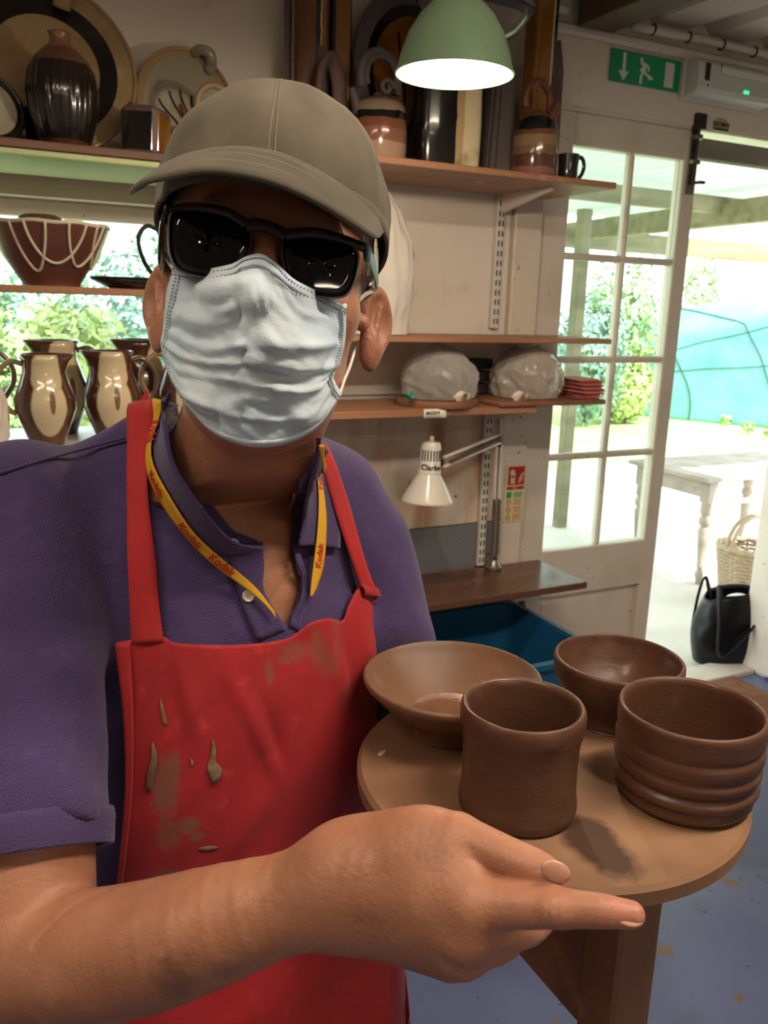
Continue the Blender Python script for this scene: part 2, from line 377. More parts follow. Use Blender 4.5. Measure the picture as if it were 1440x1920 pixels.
# glazed left leaf of the double door
PANE = glass_mat('window_glass')
d1 = thing('door_1', 'white glazed door leaf with eight panes and panelled bottom, shut', 'door', (1.95, WY0+.03, .01), kind='structure'); d1.pop('category', None)
DY = WY0+.012; x0, x1 = 1.632, 2.272
gx0, gxm, gx1 = WY(1018, 1033, DY)[0], WY(1172, 478, DY)[0], WY(1263, 492, DY)[0]
gz = [WY(1180, 286, DY)[2], WY(1168, 484, DY)[2], WY(1150, 673, DY)[2], WY(1130, 855, DY)[2], WY(1120, 1023, DY)[2]]
gz = list(np.linspace(gz[0], gz[-1], 5)) if abs(gz[0]-gz[-1]) > .5 else gz
def dbox(name, xa, xb, za, zb, y0=0, th=.045, mt=M_white, bev=.004): return MB().box(((xa+xb)/2, DY+y0+th/2, (za+zb)/2), (xb-xa, th, zb-za), bev).build(name, mt, d1, smooth=0)
dbox('stile', x0, gx0, .012, 2.036); dbox('stile', gx1, x1, .012, 2.036)
dbox('rail', gx0, gx1, gz[0], 2.036); dbox('rail', gx0, gx1, gz[4]-.17, gz[4]); dbox('rail', gx0, gx1, .012, .20)
dbox('panel', gx0+.02, gx1-.02, .22, gz[4]-.19, .018, .02, bev=.012); dbox('panel_backing', gx0, gx1, .19, gz[4]-.16, .026, .012)
for z in gz[1:4]: dbox('glazing_bar', gx0, gx1, z-.011, z+.011, .004, .032, bev=.007)
dbox('glazing_bar', gxm-.011, gxm+.011, gz[4], gz[0], .002, .034, bev=.007)
for i in range(4):
    for (a, b) in ((gx0, gxm), (gxm, gx1)): dbox('pane', a, b, gz[i+1], gz[i], .020, .004, PANE, 0)
# sliding bolt on the leaf
M_steel = mat('worn_steel', '#8d857c', .4, .85, var=[('#4d3f33', 25, .5, .7)])
M_dark = mat('dark_iron', '#3b332d', .5, .5)
bx, bz0, bz1 = 2.243, WY(1300, 366, DY)[2], WY(1312, 222, DY)[2]
bt = thing('door_bolt', 'long worn steel sliding bolt at the top of the glazed door', 'bolt', (bx, DY-.01, bz0))
MB().box((bx, DY-.003, (bz0+bz1)/2), (.034, .005, bz1-bz0), .001).build('back_plate', M_steel, bt)
MB().tube([(bx, DY-.014, bz0+.03), (bx, DY-.014, bz1)], .007).build('rod', M_dark, bt)
MB().tube([(bx, DY-.014, bz0+.035), (bx+.004, DY-.04, bz0+.035), (bx+.022, DY-.044, bz0+.035)], .005).build('knob', M_dark, bt)
for z in (bz0+.1, bz1-.06): MB().box((bx, DY-.012, z), (.036, .022, .016), .003).build('guide', M_steel, bt)
MB().box((bx, DY-.014, bz1-.015), (.044, .03, .05), .004).build('keeper', M_dark, bt)
# right leaf, swung into the room: only its edge strip is in view
d2 = thing('door_2', 'white second door leaf standing open into the room', 'door', (2.90, 1.95, .01), kind='structure'); d2.pop('category', None)
for (ya, yb, za, zb, n) in ((2.15, 2.225, .012, 2.03, 'stile'), (1.60, 1.68, .012, 2.03, 'stile'), (1.68, 2.15, .012, .2, 'rail'), (1.68, 2.15, .5, .68, 'rail'), (1.68, 2.15, 1.93, 2.03, 'rail'), (1.68, 2.15, .2, .5, 'panel')):
    MB().box((2.912, (ya+yb)/2, (za+zb)/2), (.045 if n != 'panel' else .02, yb-ya, zb-za), .004).build(n, M_white, d2, smooth=0)
MB().box((2.912, 1.915, 1.3), (.004, .47, 1.26)).build('pane', PANE, d2)
# window on the left: frame, panes, ledge
w1 = thing('window_1', 'wide window behind the pottery shelves on the left', 'window', (-.15, WY0+.08, .95), kind='structure'); w1.pop('category', None)
for (xa, xb, za, zb) in ((-.9, .6, 1.63, 1.67), (-.9, .6, .95, .99), (-.9, -.86, .99, 1.63), (.56, .6, .99, 1.63)):
    MB().box(((xa+xb)/2, WY0+.09, (za+zb)/2), (xb-xa, .05, zb-za), .004).build('frame', M_white, w1, smooth=0)
MB().box((-.15, WY0+.09, 1.31), (1.42, .004, .64)).build('pane', PANE, w1)
MB().box((-.15, WY0+.03, .945), (1.5, .12, .02), .004).build('sill', M_white, w1)
# ---------------------------------------------------------------- outside
M_pave = mat('pale_paving', '#cfcac0', .8, var=[('#bdb6a8', 3, .4, .7)], bump=[('noise', 12, .2)])
M_lawn = mat('lawn', '#9fb36a', .9, var=[('#b9c486', 1.2, .4, .7), ('#86a05a', 9, .5, .8)], bump=[('noise', 60, .6)])
struct(MB().box((2.5, 4.4, -.075), (7, 4.06, .11)).build('ground', M_pave, smooth=0))
struct(MB().box((2, 32, -.1), (70, 59.3, .1)).build('lawn', M_lawn, smooth=0))
struct(MB().box((2.26, WY0+.07, .006), (1.27, .13, .024), .004).build('trim_8', M_white, smooth=0))
def translucent(name, col, fac=.6):
    m = bpy.data.materials.new(name); m.use_nodes = True; N = m.node_tree.nodes; L = m.node_tree.links
    b = N['Principled BSDF']; b.inputs['Base Color'].default_value = lin(col); b.inputs['Roughness'].default_value = .5
    t = N.new('ShaderNodeBsdfTranslucent'); t.inputs[0].default_value = lin(col); x = N.new('ShaderNodeMixShader'); x.inputs[0].default_value = fac
    L.new(b.outputs[0], x.inputs[1]); L.new(t.outputs[0], x.inputs[2]); L.new(x.outputs[0], N['Material Output'].inputs[0]); return m
M_sheet = translucent('roof_sheet', '#a9b5aa', .22)
M_pine = mat('green_timber', '#857f62', .75, var=[('#6b6549', 4, .4, .7, (.3, 3, 3)), ('#9b9577', 8, .55, .8)])
cn = thing('canopy', 'timber canopy roofed with pale corrugated sheets outside the door', 'canopy', (2.4, 4.0, -.02))
ax = np.linspace(.6, 5.6, 151); G = np.array([[(x, y, 2.19+.022*math.sin(x*2*math.pi/.152)+.01*(y-2.4)) for x in ax] for y in (2.40, 3.4, 4.5, 5.9)])
MB().grid(G).build('roof_sheet', M_sheet, cn, smooth=180, recalc=False)
MB().box((3.0, 2.62, 2.10), (5, .05, .14), .004).build('header', mat('dark_header', '#43382b', .8, var=[('#5a4c3a', 8, .5, .7)]), cn, smooth=0)
pa = WY(1072, 700, 4.6)[0]
MB().bar((pa, 4.6, -.02), (pa, 4.6, 2.08), .075, .075, (0, 1, 0), .004).build('post', M_pine, cn, smooth=0)
A = WZ(1050, 438, 2.06); B_ = WZ(1440, 392, 2.06); d = (B_-A)/np.linalg.norm(B_-A)
MB().bar(A-d*.6, B_+d*1.2, .09, .14, (0, 0, 1), .004).build('rafter', M_pine, cn, smooth=0)
A2 = WZ(1180, 380, 2.08); MB().bar((.7, 4.1, 2.11), (5.2, 4.1, 2.11), .05, .10, (0, 0, 1), .004).build('purlin', M_pine, cn, smooth=0)
MB().bar((.7, 5.6, 2.02), (9.1, 5.6, 1.97), .05, .15, (0, 0, 1), .004).build('header', M_pine, cn, smooth=0)
MB().bar((9.0, 5.6, -.02), (9.0, 5.6, 1.95), .09, .09, (0, 1, 0), .004).build('post', M_pine, cn, smooth=0)
# shrubs and trees: each its own crown of leaf blades on stems
LEAF = [mat('leaf_a', '#86a46c', .6, var=[('#a3bb80', 2, .4, .7)]), mat('leaf_b', '#76968a', .6, var=[('#96b2a0', 2, .4, .7)]), mat('leaf_c', '#b4c67c', .6, var=[('#ced99a', 2, .4, .7)])]
M_bark = mat('bark', '#6d5c4a', .85)
def shrub(name, c, r, nleaf, size, mi, label, cat, group=None):
    t = thing(name, label, cat, c, group); c = np.array(c, float)
    n = nleaf; d = rng.normal(size=(n, 3)); d /= np.linalg.norm(d, axis=1)[:, None]
    rad = rng.uniform(.55, 1, n)**.6*(1+.28*vnoise(d*2.3+c, 3)); P = c+np.array([0, 0, r[2]*1.0])+d*rad[:, None]*np.array(r); P[:, 2] = np.maximum(P[:, 2], c[2]+.05)
    a = rng.normal(size=(n, 3)); a -= d*(a*d).sum(1)[:, None]*.5; a /= np.linalg.norm(a, axis=1)[:, None]; b = np.cross(a, d+.4*rng.normal(size=(n, 3))); b /= np.linalg.norm(b, axis=1)[:, None]
    s = size*rng.uniform(.6, 1.3, n)[:, None]; V = np.stack([P-a*s, P+b*s*.45, P+a*s, P-b*s*.45], 1).reshape(-1, 3)
    k = MB(); k.v.append(V); k.f = [tuple(range(4*i, 4*i+4)) for i in range(n)]; k.m = [0]*n; k.n = 4*n
    k.build('foliage', LEAF[mi], t, smooth=0, recalc=False, kind='stuff')
    for j in range(3):
        e = c+np.array([math.cos(j*2.1)*r[0]*.4, math.sin(j*2.1)*r[1]*.4, r[2]*1.2]); MB().tube([c, (c+e)/2+.03, e], [.04*r[2], .03*r[2], .01*r[2]], 6).build('stem', M_bark, t)
    return t
for i, (px, py, Y, rx, rz, mi, lab) in enumerate([
    (262, 560, 7.5, .85, .55, 1, 'dark bluish shrub seen through the window beside the man'),
    (120, 640, 5.8, .45, .25, 2, 'yellow-green shrub behind the cream jugs'),
    (10, 600, 9.4, .8, .5, 1, 'green shrub at the left end of the window view'),
    (15, 760, 4.4, .3, .3, 0, 'low green plant outside, behind the leftmost jug handle'),
    (1165, 560, 9.2, .7, .6, 0, 'pale shrub seen through the upper door panes'),
    (1110, 620, 9, .6, .5, 1, 'small shrub behind the canopy post'),
    (1316, 520, 12.5, .55, .5, 0, 'dark leafy bush at the edge of the doorway view'),
    (1180, 700, 9.0, .4, .3, 2, 'pale low bush seen through the middle door panes')]):
    p = WY(px, py, Y); top = p[2]+rz; shrub('shrub', (p[0], Y, -.05), (rx, rx*.7, (top+.05)/2), 3200, .05*max(1, rx), mi, lab, 'shrub')
ORD = ['first', 'second', 'third', 'fourth', 'fifth', 'sixth', 'seventh', 'eighth', 'ninth', 'tenth', 'eleventh', 'twelfth', 'thirteenth', 'fourteenth']
for i in range(5):
    x = -3.6+i*2.3; shrub('tree', (x, 15+1.2*math.sin(i*2.3), -.05), (1.0, .9, 1.0+.35*math.sin(i*1.7)), 3000, .11, (1, 0, 2)[i % 3], ORD[i]+' tree from the left in the far row beyond the lawn', 'tree', 'trees beyond the lawn')
# heap under a teal sheet, tied with cords
M_tarp = mat('teal_sheet', '#64a098', .5, var=[('#4d8a84', 1.6, .4, .7)], bump=[('noise', 4, .8, (1, 1, 4)), ('noise', 1.5, 1, (1, 1, 3))])
M_cord = mat('dark_cord', '#2f4a4c', .7)
tp = WZ(1370, 797, -.05); tx, ty0, tz = tp[0], tp[1], -.05
tr = thing('covered_heap', 'heap under a teal plastic sheet tied with dark cords, on the lawn', 'tarpaulin', (tx+.6, ty0+.6, tz))
HT = (797-590)/FPX*float(CM[2]@(tp-CO))*1.02
def heap(u, v):  # u along x 0..1, v up and over 0..1
    h = HT*(.50+.50*min(1, u*2.2)); x = tx-1.0+u*3.4
    if v < .7: y = ty0+.55*(v/.7)**1.3; z = h*(v/.7)
    else: y = ty0+.55+(v-.7)/.3*1.3; z = h*(1+.10*math.sin((v-.7)/.3*math.pi*.5))
    y += -1.9*(x-tx) if x < tx+.6 else -1.14; f = .010*math.sin(u*40+v*6)+.035*float(vnoise(np.array([[u*11+v*3, v*7-u*4, 1.]]))[0]); return (x, y+f, tz+z+f*.6)
MB().grid(np.array([[heap(u, v) for v in np.linspace(0, 1, 26)] for u in np.linspace(0, 1, 60)])).build('sheet', M_tarp, tr, smooth=180, solid=.006)
for u in (.21, .36, .52): MB().tube([tuple(np.array(heap(u+.01*math.sin(v*6), v))+np.array((0, -.015, .015))) for v in np.linspace(.0, 1, 20)], .009, 6).build('cord', M_cord, tr)
for k in range(2): MB().tube([tuple(np.array(heap(u, .42+.12*k+.25*u*(1 if k else -.2)))+np.array((0, -.018, .012))) for u in np.linspace(.03, .6, 24)], .005, 6).build('cord', M_cord, tr)
for i, (px, py, lb) in enumerate([(1345, 792, 'leftmost'), (1385, 806, 'middle'), (1425, 815, 'rightmost')]):
    p = WZ(px, py+4, -.05); shrub('weed', (p[0], p[1]-.15, -.05), (.085, .07, .08), 120, .035, 0, lb+' leafy weed growing along the foot of the teal sheet', 'weed', 'weeds at the teal sheet')
# old table with a turned leg, basket and bag by the doorway
M_oldw = mat('bleached_wood', '#a59a8b', .7, var=[('#8a7f72', 6, .4, .7), ('#8f8477', 18, .6, .75)])
tl = WZ(1308, 1095, -.02); tt = WY(1338, 893, tl[1])[2]; ty = tl[1]; txl = tl[0]
ot = thing('old_table', 'weathered pale table with turned legs outside the door', 'table', (txl+.4, ty+.3, -.02))
def leg_prof(h): return [(0, 0), (.016, 0), (.018, .03), (.026, .05), (.024, .07), (.015, .085), (.02, .11), (.018, .13), (.028, .34*h/.7), (.034, .44*h/.7), (.022, .47*h/.7), (.036, .50*h/.7), (.036, .53*h/.7), (.024, .56*h/.7), (.034, .585*h/.7), (.034, .60*h/.7), (.034, h), (0, h)]
lh = tt-.10
for (dx, dy) in ((0, 0), (.9, 0), (0, .5), (.9, .5)): MB().lathe(leg_prof(lh), 20, (txl+dx, ty+dy, -.02)).build('leg', M_oldw, ot)
MB().box((txl+.45, ty+.25, tt-.012), (1.06, .62, .024), .004).build('top', M_oldw, ot, smooth=0)
for dy in (0, .5): MB().box((txl+.45, ty+dy, tt-.155), (.86, .02, .03), .003).build('rail', M_oldw, ot, smooth=0)
for dx in (0, .9):
    MB().box((txl+dx, ty+.25, tt-.08), (.02, .46, .09), .003).build('end_board', M_oldw, ot, smooth=0)
    for dy in (0, .5): MB().box((txl+dx, ty+dy, tt-.08), (.066, .066, .13), .003).build('block', M_oldw, ot, smooth=0)
M_wick = mat('wicker', '#a8957a', .6, var=[('#a58f72', 20, .4, .7)])
bc = WZ(1392, 1130, -.02); bk = thing('wicker_basket', 'pale wicker basket with a tall handle behind the black bag', 'basket', (bc[0], bc[1], -.02))
for k in range(14):
    z = .0+k*.020; r = .115+.035*(k/13); MB().tube([(bc[0]+(r+.005*(-1)**(j+k))*math.cos(j*math.pi/20), bc[1]+(r+.005*(-1)**(j+k))*math.sin(j*math.pi/20), z) for j in range(40)], .0085, 6, closed=True).build('weave', M_wick, bk)
for j in range(20):
    a = (j+.5)*math.pi/10; MB().tube([(bc[0]+.113*math.cos(a), bc[1]+.113*math.sin(a), -.02), (bc[0]+.152*math.cos(a), bc[1]+.152*math.sin(a), .285)], .006, 5).build('stake', M_wick, bk)
MB().ell((bc[0], bc[1], -.008), (.115, .115, .01)).build('base', M_wick, bk)
MB().tube([(bc[0]+.153*math.cos(j*math.pi/20), bc[1]+.153*math.sin(j*math.pi/20), .285+.006*math.sin(j*4)) for j in range(40)], .015, 8, closed=True).build('rim', M_wick, bk)
for s in (-.016, .016): MB().tube([(bc[0]+.153*math.cos(a), bc[1]+s, .28+.17*math.sin(a)) for a in np.linspace(0, math.pi, 24)], .010, 7).build('handle', M_wick, bk)
M_leather = mat('black_leather', '#0b0c0f', .34, spec=.35, bump=[('noise', 60, .15)])
gc = WZ(1372, 1238, .0); bgx, bgy = gc[0], gc[1]
bag = thing('black_bag', 'shiny black shopper bag with straps standing on the doormat', 'bag', (bgx, bgy, .0))
bagR = rotm((0, 0, 1), -.35)
def bagp(a, v):
    w = .168*(1+.18*math.sin(v*math.pi)-.10*v); dd = .075*(1+.45*math.sin(v*math.pi*.8)-.45*v); ca, sa = math.cos(a), math.sin(a)
    q = np.array([w*abs(ca)**.7*(1 if ca > 0 else -1), dd*abs(sa)**.8*(1 if sa > 0 else -1), .30*v-(.02*math.cos(a*2)*v)]); q += .006*float(vnoise(np.array([[a*2, v*5, 2.]]))[0]); return bagR@q+np.array([bgx, bgy, .004])
AA = np.linspace(0, 2*math.pi, 48, endpoint=False); k = MB().grid(np.array([[bagp(a, v) for v in np.linspace(0, 1, 16)] for a in AA]), True)
k.add([bagp(a, 0) for a in AA], [tuple(range(48))]); k.build('body', M_leather, bag, smooth=180, solid=.004)
for (s, q) in ((-1, .10), (1, .13)): MB().tube(spline([bagR@np.array((-.10, s*.045, .24))+[bgx, bgy, 0], bagR@np.array((-.135, s*.06, .36))+[bgx, bgy, 0], bagR@np.array((-.16+q*.2, s*.11, .22))+[bgx, bgy, 0], bagR@np.array((-.12, s*.12, .07))+[bgx, bgy, 0], bagR@np.array((0, s*.11, .18))+[bgx, bgy, 0], bagR@np.array((.08, s*.05, .26))+[bgx, bgy, 0]], 40), .011, 8, flat=(1, .45)).build('strap', M_leather, bag)
MB().ell((bgx-.02, bgy, .275), (.07, .04, .03)).build('contents', mat('pale_cloth', '#e6e2da', .8), bag)
M_mat = mat('coir', '#8a5f45', .95, var=[('#6e4a36', 30, .4, .7)], bump=[('noise', 220, .9)])
tag(MB().box((2.27, 2.06, .009), (.98, .36, .018), .004).build('doormat', M_mat), 'brown coir doormat on the floor at the open doorway', 'doormat')
# ================================================================ SHELVES AND WHAT STANDS ON THEM
def depth(p): return float(CM[2]@(np.array(p)-CO))
M_glblack = mat('black_glaze', '#15120f', .16, var=[('#3a2a1c', 9, .55, .8)], coat=.5, rvar=(10, .1, .3))
M_amber = mat('amber_glaze', '#8a5a1e', .16, var=[('#5a3812', 7, .4, .7), ('#a8752c', 16, .6, .75)], coat=.6)
M_tan = mat('tan_stoneware', '#9a815a', .4, var=[('#7b6442', 5, .4, .7), ('#b59d74', 14, .6, .8)], bump=[('noise', 40, .1)])
M_cream = mat('cream_glaze', '#d8c7a0', .22, var=[('#b8a27a', 8, .5, .75)], coat=.4)
M_greyclay = mat('grey_clay', '#5b5250', .7, var=[('#6f6562', 8, .5, .7)], bump=[('noise', 30, .25)])
M_mauve = mat('mauve_clay', '#6a5350', .65, var=[('#55403c', 9, .5, .7)])
M_brownclay = mat('brown_clay_fired', '#6f4530', .45, var=[('#573322', 7, .4, .7)])
M_plat = mat('grey_cream_glaze', '#8f8873', .14, var=[('#b5ad94', 7, .45, .65), ('#5d5845', 11, .6, .7)], coat=.7)
M_bracket = mat('white_steel', '#d8d3ca', .4)
Z1L, Z1, Z2, Z3, ZB, ZJ = 1.740, 1.785, 1.372, 1.186, 1.466, 1.136
def shelf(x0, x1, y0, z, th, mt, label): return tag(MB().box(((x0+x1)/2, (y0+2.205)/2, z-th/2), (x1-x0, 2.205-y0, th), .002).build('shelf', mt), label, 'shelf')
shelf(-.95, .655, 1.90, Z1L, .016, M_shelfd, 'dark wooden shelf above the window holding leaning platters and a ribbed bottle')
shelf(.69, 1.633, 1.90, Z1, .016, M_shelf, 'upper orange-brown wooden shelf with teapots and tall slab vases')
shelf(.60, 1.709, 1.95, Z2, .014, M_shelf, 'thin wooden shelf under the tall white plastic bag')
shelf(.60, 1.46, 1.95, Z3, .020, M_shelf, 'wooden shelf holding the two bagged pots and a paper name tag')
shelf(-.95, .52, 1.90, ZB, .015, M_shelf, 'narrow shelf across the window carrying the brown bowl')
shelf(-.95, .56, 1.88, ZJ, .018, mat('pale_shelf', '#c9c2b6', .35), 'pale shelf across the window carrying the cream and brown jugs')
tag(MB().box((1.13, 2.08, .637-.011), (1.145, .255, .022), .003).build('low_shelf', mat('brown_laminate', '#6f4a35', .22, var=[('#583727', 6, .4, .7, (.3, 3, 3))], rvar=(5, .16, .34))), 'glossy brown low shelf below the desk lamp', 'shelf')
# pale green board forming the underside of the left shelf, one flat colour
tag(MB().box((-.15, 2.05, Z1L-.016-.008), (1.6, .30, .012), .003).build('shelf_underboard', mat('pale_green_board', '#b9c48f', .5)), 'pale green board under the shelf above the window', 'board')
# slotted uprights and brackets
M_slot = mat('slot_shadow', '#3a322b', .8)
for (x, z0, z1, lb) in ((1.475, 1.39, 1.768, 'slotted white steel upright beside the tall plastic bag'), (1.475, .64, 1.165, 'slotted white steel upright behind the desk lamp arm')):
    u = thing('shelf_upright', lb, 'shelf upright', (x, 2.212, z0)); MB().box((x, 2.214, (z0+z1)/2), (.026, .016, z1-z0), .002).build('rail', M_bracket, u, smooth=0)
    k = MB(); z = z0+.02
    while z < z1-.02:
        for dx in (-.006, .006): k.box((x+dx, 2.2055, z), (.004, .002, .016))
        z += .028
    k.build('slot', M_slot, u, smooth=0, kind='stuff')
def bracket(x, z, y0, lb):
    tag(MB().prism([(x-.005, 2.205, z), (x-.005, y0, z), (x-.005, y0, z-.008), (x-.005, 2.205, z-.05)], (.010, 0, 0)).build('shelf_bracket', M_bracket, smooth=0), lb, 'bracket')
bracket(1.475, Z1-.016, 1.97, 'white steel bracket under the upper right shelf'); bracket(1.475, Z2-.014, 2.0, 'white steel bracket under the thin middle shelf'); bracket(1.475, Z3-.020, 2.0, 'white steel bracket under the shelf with bagged pots')
# --- pottery helpers
def at(px, py, Y, z):   # stands on z, under pixel column px at wall distance Y
    p = WY(px, py, Y); p[2] = z; return p, depth(p)/FPX
def tiltR(back, turn=0):   # local z turned towards the viewer, leaning back
    n = np.array((0, -math.cos(back), math.sin(back))); x = np.array((1., 0, 0)); return rotm((0, 0, 1), turn)@np.stack([x, np.cross(n, x), n], 1)
def leaning(name, label, px, py, rx, Y, z, rings, back=.26, sy=1, dish=.03, turn=0, cat='platter'):
    p, s = at(px, py, Y, z); R = rx*s; c = np.array((p[0], Y, z+R*sy*math.cos(back)+.004)); Rm = tiltR(back, turn)@np.diag((1, sy, 1)); t = thing(name, label, cat, (p[0], Y, z))
    prof = lambda f: R*dish*( -1.6+1.6*min(f/.62, 1)**3*.2 + (1.5*max(f-.62, 0)/.38)); lo = 0
    for i, (f, mt, nm) in enumerate(rings):
        pr = [(R*q, prof(q)*1.0) for q in np.linspace(lo, f, 7)]; pr[0] = (R*lo if lo else 0, prof(lo)); MB().lathe(pr, 56, c, Rm).build(nm, mt, t, smooth=180); lo = f
    pr = [(R, prof(1)), (R*1.0, prof(1)-.006), (R*.7, prof(.7)-.012), (R*.45, prof(.45)-.012), (0, prof(0)-.012)]; MB().lathe(pr, 56, c, Rm).build('back', rings[-1][1], t, smooth=180)
    MB().tube([c+Rm@np.array((R*math.cos(a), R*math.sin(a), prof(1))) for a in np.linspace(0, 2*math.pi, 56, endpoint=False)], .0045, 8, closed=True).build('rim', rings[-1][1], t, smooth=180)
    return t, c, Rm, R
def ring_handle(p, s, t, r, rt, mt, name='handle', z=0, yaw=.45, sx=1.0, n=40, a0=-.45):
    d = np.array((math.cos(yaw), math.sin(yaw), 0)); pts = [p+d*r*s*sx*math.cos(a)+np.array((0, 0, z*s+r*s*math.sin(a))) for a in np.linspace(a0, math.pi-a0, n)]
    return MB().tube(pts, rt*s, 10, up=(-d[1], d[0], 0)).build(name, mt, t, smooth=180)
# --- left upper shelf
t, c, Rm, R = leaning('round_platter', 'large round tan platter with a black ring leaning on the wall behind the ribbed bottle', 88, 165, 160, 2.11, Z1L, [(.60, M_tan, 'well'), (.80, M_glblack, 'black_band'), (1.0, M_tan, 'flange')])
MB().tube(spline([c+Rm@np.array((R*q, R*r, z)) for (q, r, z) in ((.06, 1.02, .0), (.1, 1.0, .03), (.2, .93, .045), (.24, .78, .03), (.22, .66, .01))], 20), .019, 10, flat=(1, .6)).build('lug', M_tan, t, smooth=180)
p, s = at(122, 262, 2.0, Z1L)
v = thing('ribbed_bottle', 'dark ribbed bottle vase with a brown neck in front of the round platter', 'vase', p)
wob = lambda a, z: s*1.1*np.cos(a*26)*(1 if 20*s < z < 165*s else 0)
MB().lathe([(0, 0), (42*s, 0), (46*s, 8*s), (60*s, 60*s), (64*s, 100*s), (58*s, 135*s), (44*s, 158*s), (26*s, 176*s), (18*s, 184*s), (18*s, 196*s), (21*s, 201*s), (17*s, 201*s), (14*s, 190*s), (0, 186*s)], 104, p, wob=wob).build('body', mat('bottle_glaze', '#17120e', .2, bands=(2, [(0, '#4a2f1f'), (14*s, '#17120e'), (120*s, '#241a12'), (146*s, '#5e4027'), (172*s, '#7b5838'), (205*s, '#7b5838')], .012, 30), coat=.5), v, smooth=180)
for q in (-.5, .1, .7): MB().tube([p+np.array((rr*s*math.sin(q), -rr*s*math.cos(q), zz*s)) for (rr, zz) in ((63, 112), (64, 96), (61, 70), (55, 45))], [2.5*s, 3*s, 2.2*s, 1.2*s], 8).build('glaze_run', mat('brown_run_%d' % int(q*10+9), '#4a3520', .2, coat=.5), v, smooth=180)
t, c, Rm, R = leaning('grey_dish', 'grey dish with a black rim at the left end of the upper shelf', -18, 215, 62, 2.0, Z1L, [(.82, M_plat, 'well'), (1, M_glblack, 'flange')], turn=.35, cat='dish')
p, s = at(42, 262, 2.06, Z1L); v = thing('dark_jug', 'small dark jug with a thick handle between the grey dish and the ribbed bottle', 'jug', p)
MB().lathe([(0, 0), (20*s, 0), (26*s, 30*s), (22*s, 60*s), (24*s, 74*s), (20*s, 74*s), (18*s, 55*s), (0, 40*s)], 32, p).build('body', M_glblack, v, smooth=180)
MB().tube(spline([p+s*np.array(q) for q in ((18, -6, 66), (34, -10, 72), (46, -10, 52), (36, -8, 24), (22, -4, 14))], 20), 8*s, 10).build('handle', M_glblack, v, smooth=180)
# square slab bottle lying back
p, s = at(278, 283, 2.0, Z1L); v = thing('square_bottle', 'square slab bottle with one black and one amber side', 'bottle', p); Rq = rotm((0, 0, 1), -.62)@rotm((0, 1, 0), .05)
k = MB().box(p+np.array((0, .02, 47*s)), (72*s, 72*s, 90*s), 9*s, Rq); k.build('body', M_mauve, v, smooth=30)
for (dv, mt, nm) in (((0, -1, 0), M_glblack, 'black_panel'), ((1, 0, 0), M_amber, 'amber_panel')):
    q = Rq@np.array(dv, float); sz = (58*s, 3*s, 66*s) if dv[1] else (3*s, 58*s, 66*s); MB().box(p+np.array((0, .02, 47*s))+q*36*s, sz, 1.2*s, Rq).build(nm, mt, v, smooth=30)
MB().tube([p+np.array((-20*s, .02, 92*s)), p+np.array((-20*s, .02, 98*s))], [12*s, 10*s], 16).build('mouth', M_mauve, v)
# oval platter with lug
t, c, Rm, R = leaning('oval_platter', 'glossy grey-cream oval platter with black brush marks leaning behind the cap', 352, 240, 90, 2.12, Z1L, [(.86, M_plat, 'well'), (1, M_tan, 'flange')], sy=1.22)
MB().tube(spline([c+Rm@np.array((R*q, R*r, z)) for (q, r, z) in ((.25, .96, .0), (.34, .95, .02), (.5, .86, .03), (.56, .74, .012), (.5, .7, 0))], 18), .012, 10).build('lug', M_plat, t, smooth=180)
for (q, b, L) in ((-.30, .5, .5), (-.16, .3, .62), (-.02, .0, .66), (.12, -.25, .6), (.26, -.5, .46)): MB().tube([c+Rm@np.array((R*(q*.5+q*1.1*a+.08*math.sin(a*5)), R*(-.55+L*1.3*a), -R*.048+.003)) for a in np.linspace(0, 1, 14)], .004, 6, flat=(.4, 1)).build('brush_mark', M_glblack, t, smooth=180)
p, s = at(405, 300, 1.98, Z1L); v = thing('loop_teapot', 'tan teapot with a loop handle and thin spout, half hidden by the cap', 'teapot', p)
MB().lathe([(0, 0), (40*s, 0), (50*s, 30*s), (42*s, 60*s), (20*s, 74*s), (0, 76*s)], 40, p).build('body', M_tan, v, smooth=180)
ring_handle(p, s, v, 36, 6, M_tan, z=100, yaw=.2); MB().tube([p+s*np.array(q) for q in ((-36, 0, 45), (-52, -4, 70), (-66, -6, 96))], [8*s, 6*s, 5*s], 12).build('spout', M_brownclay, v, smooth=180)
# --- right upper shelf
def slab(name, label, px, w, d, h, Y, back=0, yaw=0, z=Z1, stripes=None, mt=None, top=1.0):
    p, s = at(px, 290, Y, z); v = thing(name, label, 'vase', p); Rz = rotm((0, 0, 1), yaw)@rotm((1, 0, 0), -back)
    W2, D2, Hh = w*s, d*s, h*s; a = np.linspace(0, 2*math.pi, 40, endpoint=False); rows = []
    for q, ww in ((0, 1), (.02, 1.02), (.35, 1.04), (.8, 1.0), (.98, top), (1, top*.98)):
        rows.append([p+Rz@np.array((W2/2*ww*math.copysign(abs(math.cos(t))**.45, math.cos(t)), D2/2*ww*math.copysign(abs(math.sin(t))**.45, math.sin(t)), Hh*q)) for t in a])
    k = MB().grid(np.array(rows), False, True); k.add(rows[0], [tuple(range(40))]); k.add(np.array(rows[-1])-np.array((0, 0, Hh*.03)), [tuple(range(40))])
    k.build('body', mt or mat('slab_'+label[:12], stripes[0][1], .16, bands=(0, [(q*W2, c) for (q, c) in stripes], .01, 22), coat=.6, var=[('#2a1c10', 7, .6, .78)]), v, smooth=50); return v, p, s, Rz
